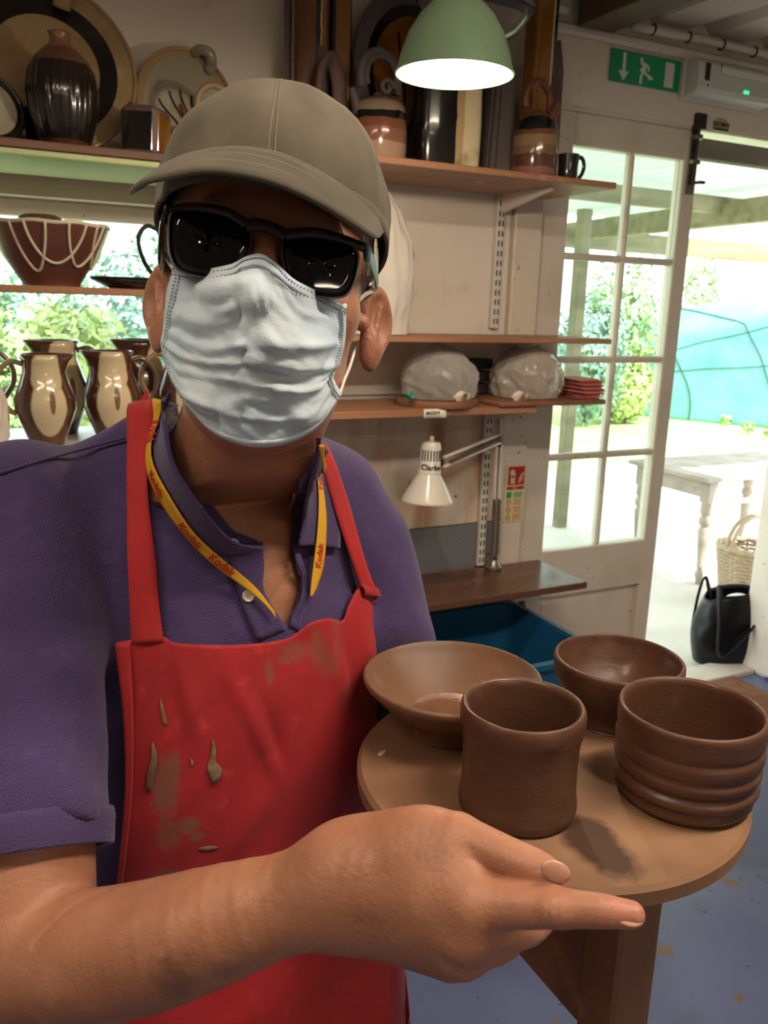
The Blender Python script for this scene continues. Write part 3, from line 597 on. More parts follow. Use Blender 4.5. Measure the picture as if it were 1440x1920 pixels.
v, p, s, Rz = slab('tall_slab_vase', 'tall amber and black slab vase at the left end of the upper right shelf', 578, 62, 50, 330, 2.10, yaw=-.2, stripes=[(-.6, '#5d3413'), (-.2, '#6a3d16'), (.05, '#14100d'), (.18, '#c7b591'), (.22, '#8a5a1e'), (.6, '#8a5a1e')])
MB().box(p+np.array((14*s, -27*s, 150*s)), (20*s, 5*s, 90*s), 2*s).build('grey_panel', M_greyclay, v)
v, p, s, Rz = slab('leaning_slab_vase', 'amber slab vase with a black edge leaning behind its taller neighbour', 632, 44, 38, 345, 2.16, yaw=-.25, back=-.0, stripes=[(-.6, '#14100d'), (-.3, '#8a5a1e'), (.3, '#14100d'), (.6, '#14100d')])
v, p, s, Rz = slab('thin_dark_slab', 'thin black slab standing at the far left behind the tall amber vase', 543, 14, 40, 280, 2.15, mt=M_glblack)
p, s = at(616, 300, 2.02, Z1); rl = thing('ring_dish', 'mauve ring shaped dish on edge beside the tall slab vases', 'dish', p)
MB().tube([p+s*np.array((26*math.cos(a), 12*math.cos(a), 98+72*math.sin(a))) for a in np.linspace(0, 2*math.pi, 44, endpoint=False)], 15*s, 10, closed=True, flat=(1, .5)).build('ring', M_mauve, rl, smooth=180)
MB().box(p+s*np.array((0, 0, 13)), (60*s, 46*s, 26*s), 6*s).build('foot', M_mauve, rl)
t, c, Rm, R = leaning('large_platter', 'large platter with grey rim, black band and amber centre behind the green lamp', 785, 150, 128, 2.13, Z1, [(.70, M_amber, 'well'), (.82, M_glblack, 'black_band'), (1, M_greyclay, 'flange')], back=.2, sy=1.28)
for x in (-.25, .28): MB().tube([c+Rm@np.array((R*x*(1+.15*q), R*q*.8, -R*.045+.003)) for q in np.linspace(-.62, .62, 10)], .006, 6, flat=(.4, 1)).build('stripe', M_glblack, t, smooth=180)
def teapot(px, py, Y, hw, h, bands, hmt, hr, rt, label, spout, hyaw, swirl=False):
    p, s = at(px, py, Y, Z1); v = thing('ring_teapot', label, 'teapot', p)
    MB().lathe([(0, 0), (hw*.94*s, 0), (hw*s, 5*s), (hw*1.02*s, h*.4*s), (hw*.99*s, h*.75*s), (hw*.9*s, h*.88*s), (hw*.6*s, h*.97*s), (0, h*s)], 44, p).build('body', mat('teapot_'+str(px), bands[0][1], .15, bands=(2, [(q*h*s, c) for q, c in bands], .018, 16), coat=.7), v, smooth=180)
    ring_handle(p, s, v, hr, rt, hmt, z=h+hr*.72, yaw=hyaw)
    if swirl:
        ring_handle(p+np.array((0, -.012, 0)), s, v, hr*.82, rt*.6, hmt, 'inner_ring', z=h+hr*.72, yaw=hyaw)
        MB().tube([p+s*np.array((6+15*(1-j/26)*math.cos(j*.36), -20, h+14+15*(1-j/26)*math.sin(j*.36))) for j in range(22)], 4.5*s, 8).build('curl', hmt, v, smooth=180)
    k = MB().tube(spline([p+s*np.array(q) for q in spout], 14), np.linspace(10, 6.5, 14)*s, 12); k.build('spout', hmt, v, smooth=180)
    MB().lathe([(0, h*1.08*s), (10*s, h*1.07*s), (12*s, h*1.02*s), (22*s, h*.985*s), (24*s, h*.95*s)], 24, p).build('lid', hmt, v, smooth=180)
teapot(708, 290, 2.00, 53, 112, [(0, '#a58672'), (.28, '#8a5a48'), (.48, '#7a4a33'), (.62, '#12100e'), (.74, '#8d7a63'), (.9, '#77614c'), (1.1, '#77614c')], M_greyclay, 44, 9, 'teapot with a grey ring handle and banded glaze behind the cap', ((-44, -6, 80), (-52, -8, 100), (-60, -10, 120)), .25, True)
teapot(1000, 322, 2.00, 41, 112, [(0, '#8a5f52'), (.16, '#5c3a2a'), (.36, '#7c614a'), (.5, '#8f7350'), (.66, '#6f4630'), (.74, '#0f1112'), (.95, '#9a6a4e'), (1.1, '#9a6a4e')], M_brownclay, 33, 6.5, 'teapot with a red-brown ring handle and upright spout next to the dark mug', ((22, -12, 104), (30, -12, 118), (38, -12, 138)), .2)
v, p, s, Rz = slab('square_vase', 'broad square vase, black on the left and cream on the right, under the green lamp', 828, 126, 96, 215, 2.025, yaw=-.08, stripes=[(-.6, '#15120f'), (-.06, '#15120f'), (.0, '#b89c74'), (.12, '#d8c7a0'), (.6, '#d8c7a0')])
p, s = at(924, 312, 2.09, Z1); v = thing('grey_wedge_vase', 'dark grey ridged wedge vase between the square vase and the right teapot', 'vase', p)
k = MB()
for (w0, w1, yo, h) in ((58, 44, 0, 190), (52, 34, -8, 182), (30, 22, -14, 176)): k.prism([p+s*np.array(q) for q in ((-w0/2, yo-20, 0), (w0/2, yo-20, 0), (w1/2, yo-20, h), (-w1/2, yo-20, h))], (0, 40*s, 0))
k.build('body', M_greyclay, v, smooth=0)
p, s = at(872, 300, 2.04, Z1); p[2] = Z1+215*s+.0005; p[1] = 2.03; v = thing('wide_bowl', 'wide flared bowl with a blue-black band resting on the square vase behind the green lamp', 'bowl', p); h0 = 0; OV = np.diag((1, .5, 1))
MB().lathe([(0, 0), (40*s, 0), (36*s, 4*s), (0, 4*s)], 40, p, OV).build('foot', M_greyclay, v, smooth=60)
MB().lathe([(0, h0*s), (40*s, (h0)*s), (92*s, (h0+34)*s), (122*s, (h0+70)*s), (126*s, (h0+82)*s), (122*s, (h0+82)*s), (88*s, (h0+46)*s), (0, (h0+12)*s)], 56, p, OV).build('bowl', mat('bowl_glaze', '#77706a', .16, bands=(2, [(h0*s, '#6b6058'), ((h0+40)*s, '#77685f'), ((h0+58)*s, '#1d2438'), ((h0+74)*s, '#8d877f'), ((h0+90)*s, '#8d877f')], .008, 14), coat=.6), v, smooth=180)
v, p, s, Rz = slab('amber_slab_vase', 'tall amber slab vase with a cream and black edge behind the right teapot', 1000, 54, 40, 320, 2.13, yaw=.1, stripes=[(-.6, '#8a5a1e'), (.12, '#8a5a1e'), (.2, '#cfc0a0'), (.28, '#14110f'), (.6, '#14110f')])
v, p, s, Rz = slab('brown_slab_vase', 'plain brown tapered slab behind the amber vase beside the exit sign wall', 1026, 26, 40, 255, 2.17, mt=M_mauve, top=.6)
p, s = at(1064, 330, 1.99, Z1); v = thing('dark_mug', 'small dark mug with a round handle at the right end of the upper shelf', 'mug', p)
MB().lathe([(0, 0), (17*s, 0), (19*s, 3*s), (18*s, 24*s), (19.5*s, 50*s), (17.5*s, 50*s), (16*s, 20*s), (0, 8*s)], 32, p).build('body', mat('mug_glaze', '#23201f', .2, var=[('#7b541f', 14, .62, .7)], coat=.5), v, smooth=60)
MB().tube(spline([p+s*np.array(q) for q in ((16, 0, 44), (30, 0, 47), (37, 0, 32), (30, 0, 14), (15, 0, 8))], 20), 4*s, 10, flat=(1, .7)).build('handle', M_glblack, v, smooth=180)
# --- bowl shelf by the window
p, s = at(97, 530, 2.0, ZB); p0 = p.copy()
bw = thing('brown_bowl', 'large red-brown bowl with trailed cream slip loops on the window shelf', 'bowl', p)
prf = [(52, 0), (52, 6), (62, 22), (82, 52), (97, 84), (108, 110)]
rad = lambda z: float(np.interp(z, [q[1] for q in prf], [q[0] for q in prf]))
MB().lathe([(0, 0)]+[(r*s, z*s) for r, z in prf]+[(103*s, 110*s), (92*s, 84*s), (76*s, 52*s), (50*s, 14*s), (0, 8*s)], 64, p).build('body', mat('bowl_brown', '#6a3f33', .4, var=[('#552f26', 6, .4, .7)], coat=.15), bw, smooth=60)
M_slip = mat('cream_slip', '#cdbfa4', .45)
MB().tube([p+s*np.array((106*math.cos(a), 106*math.sin(a), 109+1.2*math.sin(a*9))) for a in np.linspace(0, 2*math.pi, 64, endpoint=False)], 3.6*s, 8, closed=True).build('slip_rim', M_slip, bw, smooth=180)
for (a0, a1, zl) in ((-2.05, -1.05, 40), (-1.35, -.62, 36), (-2.3, -1.72, 26), (-.8, .1, 34)):
    MB().tube([p+s*np.array((rad(z)*1.015*math.cos(a), rad(z)*1.015*math.sin(a), z)) for a, z in [((a0+a1)/2-(a1-a0)/2*math.cos(q*math.pi), 108-(108-zl)*math.sin(q*math.pi)) for q in np.linspace(0, 1, 30)]], 2.6*s, 7).build('slip_loop', M_slip, bw, smooth=180)
p = p0+np.array((-.012, .03, 72*s)); sb = thing('small_bowl', 'small dark upturned bowl with a fluted wall nested inside the brown bowl', 'bowl', p)
MB().lathe([(0, 0), (26*s, 0), (30*s, 8*s), (40*s, 36*s), (36*s, 52*s), (26*s, 57*s), (0, 58*s)], 60, p, wob=lambda a, z: s*1.6*np.cos(a*14)*(z > 1e-4)).build('body', mat('fluted', '#4c3b2e', .4, var=[('#85715a', 12, .55, .7)]), sb, smooth=180)
p, s = at(258, 540, 1.965, ZB); pl = thing('flat_plate', 'flat dark plate beside the brown bowl on the window shelf', 'plate', p)
MB().lathe([(0, 0), (50*s, 0), (84*s, 16*s), (86*s, 20*s), (82*s, 20*s), (48*s, 6*s), (0, 5*s)], 56, p).build('body', M_glblack, pl, smooth=60)
p, s = at(346, 540, 2.06, ZB); mg = thing('dark_handled_mug', 'dark mug behind the man\'s ear, only its curved handle showing', 'mug', p)
MB().lathe([(0, 0), (40*s, 0), (46*s, 20*s), (40*s, 70*s), (44*s, 112*s), (40*s, 112*s), (36*s, 60*s), (0, 14*s)], 40, p).build('body', M_glblack, mg, smooth=60)
MB().tube(spline([p+s*np.array(q) for q in ((-40, 0, 104), (-66, 0, 112), (-82, 0, 88), (-72, 0, 48), (-46, 0, 14))], 24), 6*s, 10, flat=(.7, 1.2)).build('handle', M_glblack, mg, smooth=180)
# --- jugs
def jug(px, py, sc, flip, label, yaw=0, Y=None):
    p = WZ(px, py, ZJ) if Y is None else WY(px, py, Y); p[2] = ZJ; s = depth(p)/FPX*sc; v = thing('jug', label, 'jug', p, None); f = -1 if flip else 1
    prof = [(0, 0), (30, 0), (31, 6), (42, 35), (53, 66), (52, 86), (43, 112), (36, 132), (36, 150), (41, 164), (37, 164), (33, 148), (33, 130), (30, 110), (0, 30)]
    def wb(a, z):  # pulled lip
        w = np.clip((z/s-128)/36, 0, 1)*np.exp(-((np.angle(np.exp(1j*(a-(0 if f > 0 else math.pi)))))/.36)**2); return w*15*s
    pan = [((math.sin(q)*50*s, -math.cos(q)*50*s, 72*s), (31*s, 26*s, 62*s), '#d3c19c', 1.0, .1) for q in (yaw,)]+[((math.sin(yaw)*36*s, -math.cos(yaw)*36*s, 130*s), (27*s, 20*s, 44*s), '#c9b690', 1.0, .12), ((math.sin(yaw+.1)*52*s, -math.cos(yaw+.1)*52*s, 82*s), (5*s, 16*s, 22*s), '#6b4a2c', .9, .3)]
    MB().lathe([(r*s, z*s) for r, z in prof], 72, p, wob=wb).build('body', mat('jug_'+str(px)+str(py), '#4b2c1e', .18, var=[('#6a4028', 7, .45, .7)], stains=pan, coat=.6), v, smooth=180)
    MB().tube(spline([p+s*np.array(q) for q in ((-f*34, 0, 146), (-f*56, 0, 150), (-f*78, 0, 126), (-f*80, 0, 96), (-f*62, 0, 66), (-f*50, 0, 58))], 26), 6.5*s, 10, flat=(.75, 1.2)).build('handle', M_tan if not flip else mat('handle_brown', '#5d4a34', .25, coat=.4), v, smooth=180)
    return v
jug(90, 833, 1.02, False, 'front left cream and brown jug with a dripping teardrop panel', .05)
jug(214, 808, 1.0, True, 'cream panelled jug partly behind the purple shoulder', -.1, 1.975)
jug(112, 790, 1.04, True, 'dark rimmed jug directly behind the front left jug', .3, 2.11)
jug(266, 772, 1.0, True, 'dark brown jug behind the second cream jug', .9, 2.13)
jug(352, 800, 1.0, False, 'jug hidden by the collar, its tan handle curving out beside the mask', 0, 2.0)
jug(-60, 800, 1.05, True, 'jug cut off by the left edge, only its brown handle showing', .4, 2.1)
# --- plastic bags
M_film = film_mat('white_plastic', '#e4ddd6', .62, .32); M_film2 = film_mat('cloudy_plastic', '#dcd6d0', .30, .16); M_pinkfilm = film_mat('pinkish_plastic', '#e8d8cb', .85, .4)
def bagmesh(c, rx, ry, h, seed, top=.35, fold=.05, n=72, m=44, knot=True):
    c = np.array(c); rows = []
    for j in range(m):
        v = j/(m-1); r = (1-v**2.6)**.55*(1-.10*(1-v)**4); r = max(r, .02 if v > .99 else top*.35*(1-v))
        row = []
        for i in range(n):
            a = 2*math.pi*i/n; row.append((r*rx*math.cos(a), r*ry*math.sin(a), h*v))
        rows.append(row)
    P = np.array(rows); A = np.arctan2(P[..., 1], P[..., 0]); Vv = P[..., 2]/h; ca, sa = np.cos(A), np.sin(A); Z0 = 0*A
    f1 = .32-np.abs(vnoise(np.stack([ca*2.6+Vv*.8, sa*2.6, Vv*.7+seed], -1), seed)); f2 = .30-np.abs(vnoise(np.stack([ca*6-Vv*1.5, sa*6+Vv, Vv*1.0+seed], -1), seed+1)); f3 = .3-np.abs(vnoise(np.stack([ca*4+Vv*5, sa*4-Vv*4, Vv*3+seed], -1), seed+2))
    k = 1+fold*(2.2*f1+1.5*f2+1.3*f3)*np.clip(Vv*5+.35, 0, 1)*np.clip((1-Vv)*3+.25, 0, 1); P[..., 0] *= k; P[..., 1] *= k
    P[..., 2] *= 1+.9*fold*vnoise(np.stack([ca*1.4, sa*1.4, Z0+seed], -1), seed+4)*Vv; return P+c
def bag_thing(label, px, py, Y, z, rx, ry, h, seed, mt, inner=None, fold=.08, gather=None):
    p, s = at(px, py, Y, z); b = thing('plastic_bag', label, 'plastic bag', p); P = bagmesh(p+np.array((0, 0, .003)), rx*s, ry*s, h*s, seed, fold=fold)
    k = MB().grid(np.swapaxes(P, 0, 1), True); k.build('film', mt, b, smooth=180, recalc=False)
    if gather is not None:   # twisted loose end of the bag at its foot
        g = p+np.array((gather*rx*s, -ry*s*1.02, 10*s)); a = np.linspace(0, 2*math.pi, 28, endpoint=False)
        MB().grid(np.array([[g+s*np.array((rr*(1+.14*math.sin(7*t+q*2))*math.cos(t), -q*9, rr*.6*(1+.14*math.sin(5*t+q))*math.sin(t)+q*3)) for t in a] for q, rr in ((-.9, 17), (-.4, 11), (.0, 6), (.4, 5), (.8, 7))]), False, True).build('gathered_end', M_pinkfilm, b, smooth=180, recalc=False)
    if inner: MB().lathe([(0, 0), (inner*.7*s, 0), (inner*s, h*.35*s), (inner*.9*s, h*.62*s), (0, h*.66*s)], 32, p+np.array((0, 0, .006))).build('contents', M_brownclay if seed % 2 else M_greyclay, b, smooth=60)
    return b
bag_thing('tall white plastic bag standing on the thin middle shelf behind the man\'s head', 700, 632, 2.06, Z2, 76, 62, 266, 5, film_mat('bag_tall', '#e9e1d8', .8, .25), fold=.10)
M_bat = mat('throwing_bat', '#8a5f45', .6, var=[('#734b35', 6, .4, .7)])
p, s = at(818, 752, 2.05, Z3); tag(MB().lathe([(0, 0), (78*s, 0), (79*s, 3*s), (79*s, 10*s), (78*s, 12*s), (0, 12*s)], 56, p).build('round_bat', M_bat, smooth=40), 'round wooden bat under the left bagged pot', 'board'); BT = 12*s
bag_thing('cloudy plastic bag over a pot on the round bat', 822, 745, 2.05, Z3+BT, 76, 66, 98, 2, M_film2, 46, fold=.08, gather=.2)
p, s = at(1020, 762, 2.06, Z3); tag(MB().box((1.515, 2.06, Z3+.0065), (.37, .24, .013), .003).build('rectangular_bat', M_bat), 'dark rectangular board jutting past the shelf end under the right bagged pot', 'board')
bag_thing('crumpled plastic bag tented over a pot on the rectangular board', 985, 752, 2.06, Z3+.013, 70, 62, 95, 8, film_mat('bag_tent', '#d8cdbf', .45, .18), 44, fold=.10, gather=-.75)
M_green = mat('green_scrap', '#4f8f76', .5)
for (px, py, lb) in ((768, 742, 'green plastic scrap tucked under the left bagged pot'), (1030, 680, 'green plastic scrap caught on top of the tented bag')):
    q = WY(px, py, 1.975 if py > 700 else 2.02); tag(MB().grid(np.array([[q+np.array((.03*(u-.5)+.006*math.sin(w*7), .012*math.sin(u*6+w*3), .014*(w-.5)+.004*math.sin(u*9))) for w in np.linspace(0, 1, 7)] for u in np.linspace(0, 1, 9)])).build('plastic_scrap', M_green, smooth=180, solid=.001), lb, 'plastic scrap')
M_paper = [mat('red_paper', '#b0524c', .7), mat('pink_paper', '#cf8f86', .7), mat('dull_red_paper', '#9a423e', .7)]
p, s = at(1086, 748, 2.03, Z3+.013); zz = Z3+.0132
for i in range(14):
    r = rng.uniform(-.12, .12); q = (p[0]+rng.uniform(-.008, .008), 2.03+rng.uniform(-.006, .006), zz+.0021); e = MB().box(q, (.075, .11, .0034), .0006, rotm((0, 0, 1), r)@rotm((0, 1, 0), rng.uniform(-.02, .02)))
    tag(e.build('red_folder', M_paper[i % 3], smooth=0), ('topmost' if i == 13 else 'bottom' if i == 0 else ORD[13-i]+' from the top')+' red paper folder in the stack beside the tented bag', 'folder', 'red folders in the stack'); zz += .0040
for i in range(3): tag(MB().box((1.372, 2.165, Z3+.013+.018+i*.036), (.10+.008*i, .06, .030), .004).build('dark_tray', mat('tray_'+str(i), '#2f2a28', .5)), ('bottom', 'middle', 'top')[i]+' dark tray of the stack behind the two bagged pots', 'tray', 'dark trays behind the bags')
p = WY(-12, 850, 1.92); bag_thing('crumpled pinkish plastic bag at the left end of the jug shelf', -36, 850, 1.945, ZJ, 50, 34, 165, 12, M_pinkfilm, fold=.16)
# --- paper name tag on the shelf edge
a_, b_ = WY(790, 768, 1.945), WY(842, 768, 1.945); tgx = (a_[0]+b_[0])/2; tz = Z3-.010
tg = thing('name_tag', 'white paper tag with a handwritten name hanging on the shelf edge', 'label', (tgx, 1.946, tz-.011))
MB().grid(np.array([[(tgx+(u-.5)*.066, 1.9475-.004*max(0, u-.7)*w*6, tz+.011-.024*w) for w in (0, .5, 1)] for u in np.linspace(0, 1, 8)])).build('paper', mat('paper', '#e6dfd2', .7), tg, solid=.0006, smooth=180)
V, F = text_mesh('MASSHI', .0125, .0002, .0002); MB().add(place(V, (tgx-.006, 1.9460, tz), (1, 0, .02), (.05, 0, 1)), F).build('lettering', mat('ink', '#2a2422', .7), tg, smooth=0, recalc=False)
# --- wall fittings
sw = WY(958, 788, 2.22); t = thing('light_switch', 'white double light switch under the shelf beside the upright', 'light switch', (sw[0], 2.226, sw[2]))
MB().box((sw[0], 2.222, sw[2]), (.086, .010, .086), .003).build('plate', M_bracket, t); 
for dx in (-.012, .012): MB().box((sw[0]+dx, 2.216, sw[2]+.008), (.022, .006, .034), .002, rotm((1, 0, 0), .1)).build('rocker', M_bracket, t)
for dx in (-.033, .033): MB().ell((sw[0]+dx, 2.217, sw[2]+.01), (.004, .002, .004), 10, 6).build('screw', M_dark, t)
# fire sign
M_lum = mat('sign_cream', '#d3c9a0', .5); M_red = mat('sign_red', '#b8232a', .45); M_gr = mat('sign_green', '#2f8f63', .5); M_faint = mat('sign_faint_red', '#c98a6c', .6)
c0 = np.array((1.5925, 2.213, .870)); fs = thing('fire_sign', 'cream notice with a red fire extinguisher panel beside the door', 'sign', (1.5925, 2.215, .773))
def fb(x, z, w, h, mt, nm, dy=0): return MB().box((c0[0]+x, c0[1]-.0012-dy, c0[2]+z), (w, .0012, h)).build(nm, mt, fs, smooth=0)
MB().box(c0+[0, .001, 0], (.080, .003, .192), .001).build('board', M_lum, fs, smooth=0)
fb(.002, .058, .062, .060, M_red, 'red_panel'); fb(.001, .018, .066, .010, M_red, 'red_strip'); fb(-.022, -.004, .018, .019, M_gr, 'green_square'); fb(.012, -.004, .036, .019, mat('sign_pale_green', '#9fc08f', .5), 'green_panel')
fb(-.012, .050, .017, .036, M_lum, 'extinguisher', .001); MB().ell(c0+[-.012, -.0028, .069], (.008, .001, .009), 16, 8).build('extinguisher_top', M_lum, fs); fb(-.012, .056, .012, .006, M_red, 'extinguisher_label', .002); MB().tube([c0+[-.012, -.003, .078], c0+[-.021, -.003, .076], c0+[-.024, -.003, .066]], .0022, 6).build('hose', M_lum, fs)
for k in range(3): MB().tube(spline([c0+[.014+k*.0045, -.0028, .034+k*.004], c0+[.012+k*.005, -.0028, .046+k*.004], c0+[.018+k*.004, -.0028, .054+k*.004], c0+[.019+k*.0045, -.0028, .062+k*.004]], 10), .0020, 6).build('flame', M_lum, fs)
for j in range(3):
    MB().tube([c0+[-.022+.008*math.cos(a), -.002, -.028-.025*j+.009*math.sin(a)] for a in np.linspace(0, 2*math.pi, 20, endpoint=False)], .0012, 5, closed=True).build('ban_ring', M_faint, fs); MB().tube([c0+[-.028, -.002, -.022-.025*j], c0+[-.016, -.002, -.034-.025*j]], .0012, 5).build('ban_bar', M_faint, fs)
    for q in range(4): fb(.011+(.002 if q % 2 else 0), -.020-.025*j-.0052*q, .034-.006*(q % 3), .0022, M_faint, 'text_line')
for q in range(3): fb(.012, .001-.005*q, .028-.004*q, .0016, M_gr, 'text_line', .001)
V, F = text_mesh('Water', .007, .0002, .0001); MB().add(place(V, c0+[0, -.0022, .018], (1, 0, 0), (0, 0, 1)), F).build('lettering', M_lum, fs, smooth=0, recalc=False)
# exit sign
M_exit = mat('exit_green', '#169a68', .4); M_wht = mat('sign_white', '#e2e2d8', .45)
ex0, ex1, ez0, ez1 = 1.853, 2.136, 2.131, 2.2215; ey = 2.232; es = thing('exit_sign', 'green emergency exit sign with arrow, running figure and door', 'sign', ((ex0+ex1)/2, 2.238, ez0)); ew, eh = ex1-ex0, ez1-ez0
MB().box(((ex0+ex1)/2, ey+.003, (ez0+ez1)/2), (ew, .004, eh), .001).build('board', M_exit, es, smooth=0)
def ep(u, v): return np.array((ex0+u*ew, ey+.001, ez0+v*eh))
def epoly(pts, nm): MB().prism([ep(u, v) for u, v in pts], (0, -.0012, 0)).build(nm, M_wht, es, smooth=0)
epoly([(.165, .93), (.205, .93), (.205, .36), (.255, .36), (.185, .06), (.115, .36), (.165, .36)], 'arrow')
epoly([(.77, .88), (.90, .88), (.90, .10), (.77, .10)], 'door_symbol')
MB().ell(ep(.425, .80)-[0, .0006, 0], (.0065, .0008, .0075), 18, 8).build('figure_head', M_wht, es)
epoly([(.40, .70), (.47, .74), (.535, .66), (.55, .50), (.525, .48), (.505, .60), (.485, .62), (.50, .44), (.60, .32), (.60, .24), (.53, .235), (.535, .30), (.46, .40), (.45, .24), (.45, .06), (.415, .06), (.415, .28), (.435, .44), (.405, .46), (.43, .56), (.44, .62)], 'figure_body')
# emergency light
M_diff = mat('cloudy_diffuser', '#c9cdc8', .3, coat=.3); el = thing('emergency_light', 'grey emergency light box with two green indicator lamps beside the exit sign', 'emergency light', (2.32, 2.23, 2.12))
lx0, lx1, lz0, lz1 = 2.143, 2.505, 2.112, 2.232
MB().box(((lx0+lx1)/2, 2.232, (lz0+lz1)/2), (lx1-lx0, .016, lz1-lz0), .003).build('back_plate', M_bracket, el, smooth=0)
xs_ = (lx0+.006, lx1-.006); prof_ = [(2.226, lz0+.006), (2.176, lz0+.016), (2.168, lz0+.03), (2.172, lz1-.02), (2.19, lz1-.006), (2.226, lz1-.004)]
k = MB().grid(np.array([[(x, y, z) for (y, z) in prof_] for x in (xs_[0], xs_[0]+.012, xs_[1]-.012, xs_[1])])); 
for x in xs_: k.add([(x, y, z) for (y, z) in prof_], [tuple(range(6))])
k.build('diffuser', M_diff, el, smooth=30)
MB().box(((lx0+lx1)/2+.05, 2.169, lz0+.085), (.26, .004, .018), .001).build('tube_reflector', mat('pale_plastic', '#e0e2dc', .3), el)
for dx in (.0, .013): MB().ell((2.355+dx, 2.166, lz0+.036), (.0032, .002, .005), 10, 6).build('indicator', mat('green_led', '#21c06a', .3, emit=('#2bff8a', 3)), el)
MB().box((lx0+.045, 2.169, lz0+.075), (.02, .003, .05), .001).build('corner_clip', M_dark, el)
for (dx, dz, sz) in ((.05, .036, .004), (.1, .1, .004), (.33, .03, .006)): MB().ell((lx0+dx, 2.168, lz0+dz), (sz, .002, sz*.8), 10, 6).build('screw', M_dark, el)
# small metal plate over the door
pv = WY(1352, 234, 2.235); mp = thing('maker_plate', 'small worn metal plate over the doorway under the emergency light', 'plate', (pv[0], 2.238, pv[2]-.02))
MB().prism([(pv[0]-.036, 2.236, pv[2]-.02), (pv[0]+.036, 2.236, pv[2]-.02), (pv[0]+.03, 2.236, pv[2]+.008), (pv[0]+.015, 2.236, pv[2]+.02), (pv[0]-.015, 2.236, pv[2]+.02), (pv[0]-.03, 2.236, pv[2]+.008)], (0, -.003, 0)).build('plate', mat('pale_metal', '#b5a999', .5, .4), mp, smooth=0)
V, F = text_mesh('KATMEN', .018, .0004, .0004); MB().add(place(V, (pv[0], 2.2325, pv[2]), (1, 0, 0), (0, 0, 1)), F).build('lettering', M_dark, mp, smooth=0, recalc=False); MB().box((pv[0], 2.232, pv[2]-.0145), (.062, .002, .006)).build('bar', M_dark, mp)
# pipe under the ceiling
for (xa, xb, lb) in ((1.90, 3.4, 'white painted pipe with dark clips along the top of the wall over the exit sign'), (1.3, 1.66, 'short length of white pipe at the wall top left of the timber beam')):
    pp = thing('pipe', lb, 'pipe', ((xa+xb)/2, 2.205, 2.268)); MB().tube([(x, 2.205, 2.283+.002*math.sin(x*9)) for x in np.linspace(xa, xb, 20)], .0125, 12).build('pipe_run', M_white, pp, smooth=180)
    x = xa+.08
    while x < xb: MB().tube([(x, 2.205+.0145*math.cos(a), 2.283+.0145*math.sin(a)) for a in np.linspace(0, 2*math.pi, 16, endpoint=False)], .003, 5, closed=True).build('clip', M_dark, pp); x += .145
# --- white desk lamp with a sprung arm
M_lampw = mat('lamp_enamel', '#e3ddd0', .25, coat=.4, var=[('#cbbfa8', 5, .55, .8)]); M_chrome = mat('dull_chrome', '#9a938a', .35, .9)
def tv(px, py, Y): return WY(px, py, Y)
hb = tv(801, 940, 2.02); sl = depth(hb)/FPX; la = thing('desk_lamp', 'white sprung-arm desk lamp clamped to the low shelf', 'desk lamp', tv(926, 1046, 2.17))
axl = np.array((.045, .02, .998)); axl /= np.linalg.norm(axl); RL = np.stack([np.cross((0, 1, 0), axl)/np.linalg.norm(np.cross((0, 1, 0), axl)), np.cross(axl, np.cross((0, 1, 0), axl)), axl], 1)
MB().lathe([(48*sl, 0), (49*sl, 2*sl), (47*sl, 6*sl), (36*sl, 28*sl), (23*sl, 50*sl), (20*sl, 56*sl), (19*sl, 55*sl), (34*sl, 27*sl), (46*sl, 4*sl), (48*sl, 0)], 48, hb, RL).build('shade', M_lampw, la, smooth=60)
hs = MB().lathe([(0, 54*sl), (22*sl, 54*sl), (22*sl, 58*sl), (20*sl, 62*sl), (19*sl, 104*sl), (16*sl, 112*sl), (5*sl, 114*sl), (0, 114*sl)], 36, hb, RL).build('housing', M_lampw, la, smooth=40)
for j in range(10):
    a = -2.9+j*.29; MB().box(hb+RL@np.array((19.3*sl*math.cos(a), 19.3*sl*math.sin(a), 88*sl)), (2.6*sl, 2.6*sl, 20*sl), .6*sl, RL@rotm((0, 0, 1), a)).build('vent_slot', M_slot, hs, smooth=0)
MB().ell(hb+RL@np.array((0, 0, 118*sl)), (5*sl, 5*sl, 6*sl)).build('knob', M_lampw, la)
MB().ell(hb+RL@np.array((0, 0, 24*sl)), (13*sl, 13*sl, 18*sl)).build('bulb', mat('dead_bulb', '#d8d4c8', .2), la)
V, F = text_mesh('Clarke', 15*sl, .4*sl, .3*sl); a = V[:, 0]/(20.6*sl)-1.95; MB().add(np.stack([hb+RL@np.array((20.8*sl*math.cos(q)+v[2]*math.cos(q), 20.8*sl*math.sin(q)+v[2]*math.sin(q), 66*sl+v[1])) for q, v in zip(a, V)]), F).build('lettering', mat('black_print', '#1d1b1a', .5), hs, smooth=0, recalc=False)
base = tv(926, 1046, 2.17); elb = tv(936, 832, 2.12); hj = hb+RL@np.array((22*sl, 0, 74*sl)); mid = tv(931, 935, 2.15)
base = np.array((base[0], 2.17, .639)); elb2 = tv(938, 822, 2.11); 
for off in (-6*sl, 6*sl):
    o2 = np.array((off, 0, 0)); MB().tube([base+o2+[0, 0, .03], mid+o2], .0045, 8).build('lower_arm', M_chrome, la); MB().tube([mid+o2, elb+o2], .0045, 8).build('lower_arm', M_lampw, la)
for off, mt in ((9*sl, M_lampw), (-9*sl, M_lampw)): MB().bar(hj+np.array((.012, 0, off)), elb2+np.array((0, 0, off*1.0)), .007, .010, (0, 1, 0), .001).build('upper_arm', mt, la, smooth=0)
MB().bar(hj+np.array((.03, -.004, 0)), elb2, .006, .012, (0, 1, 0), .001).build('spring_bar', mat('brown_arm', '#6a5a4b', .5, .3), la, smooth=0)
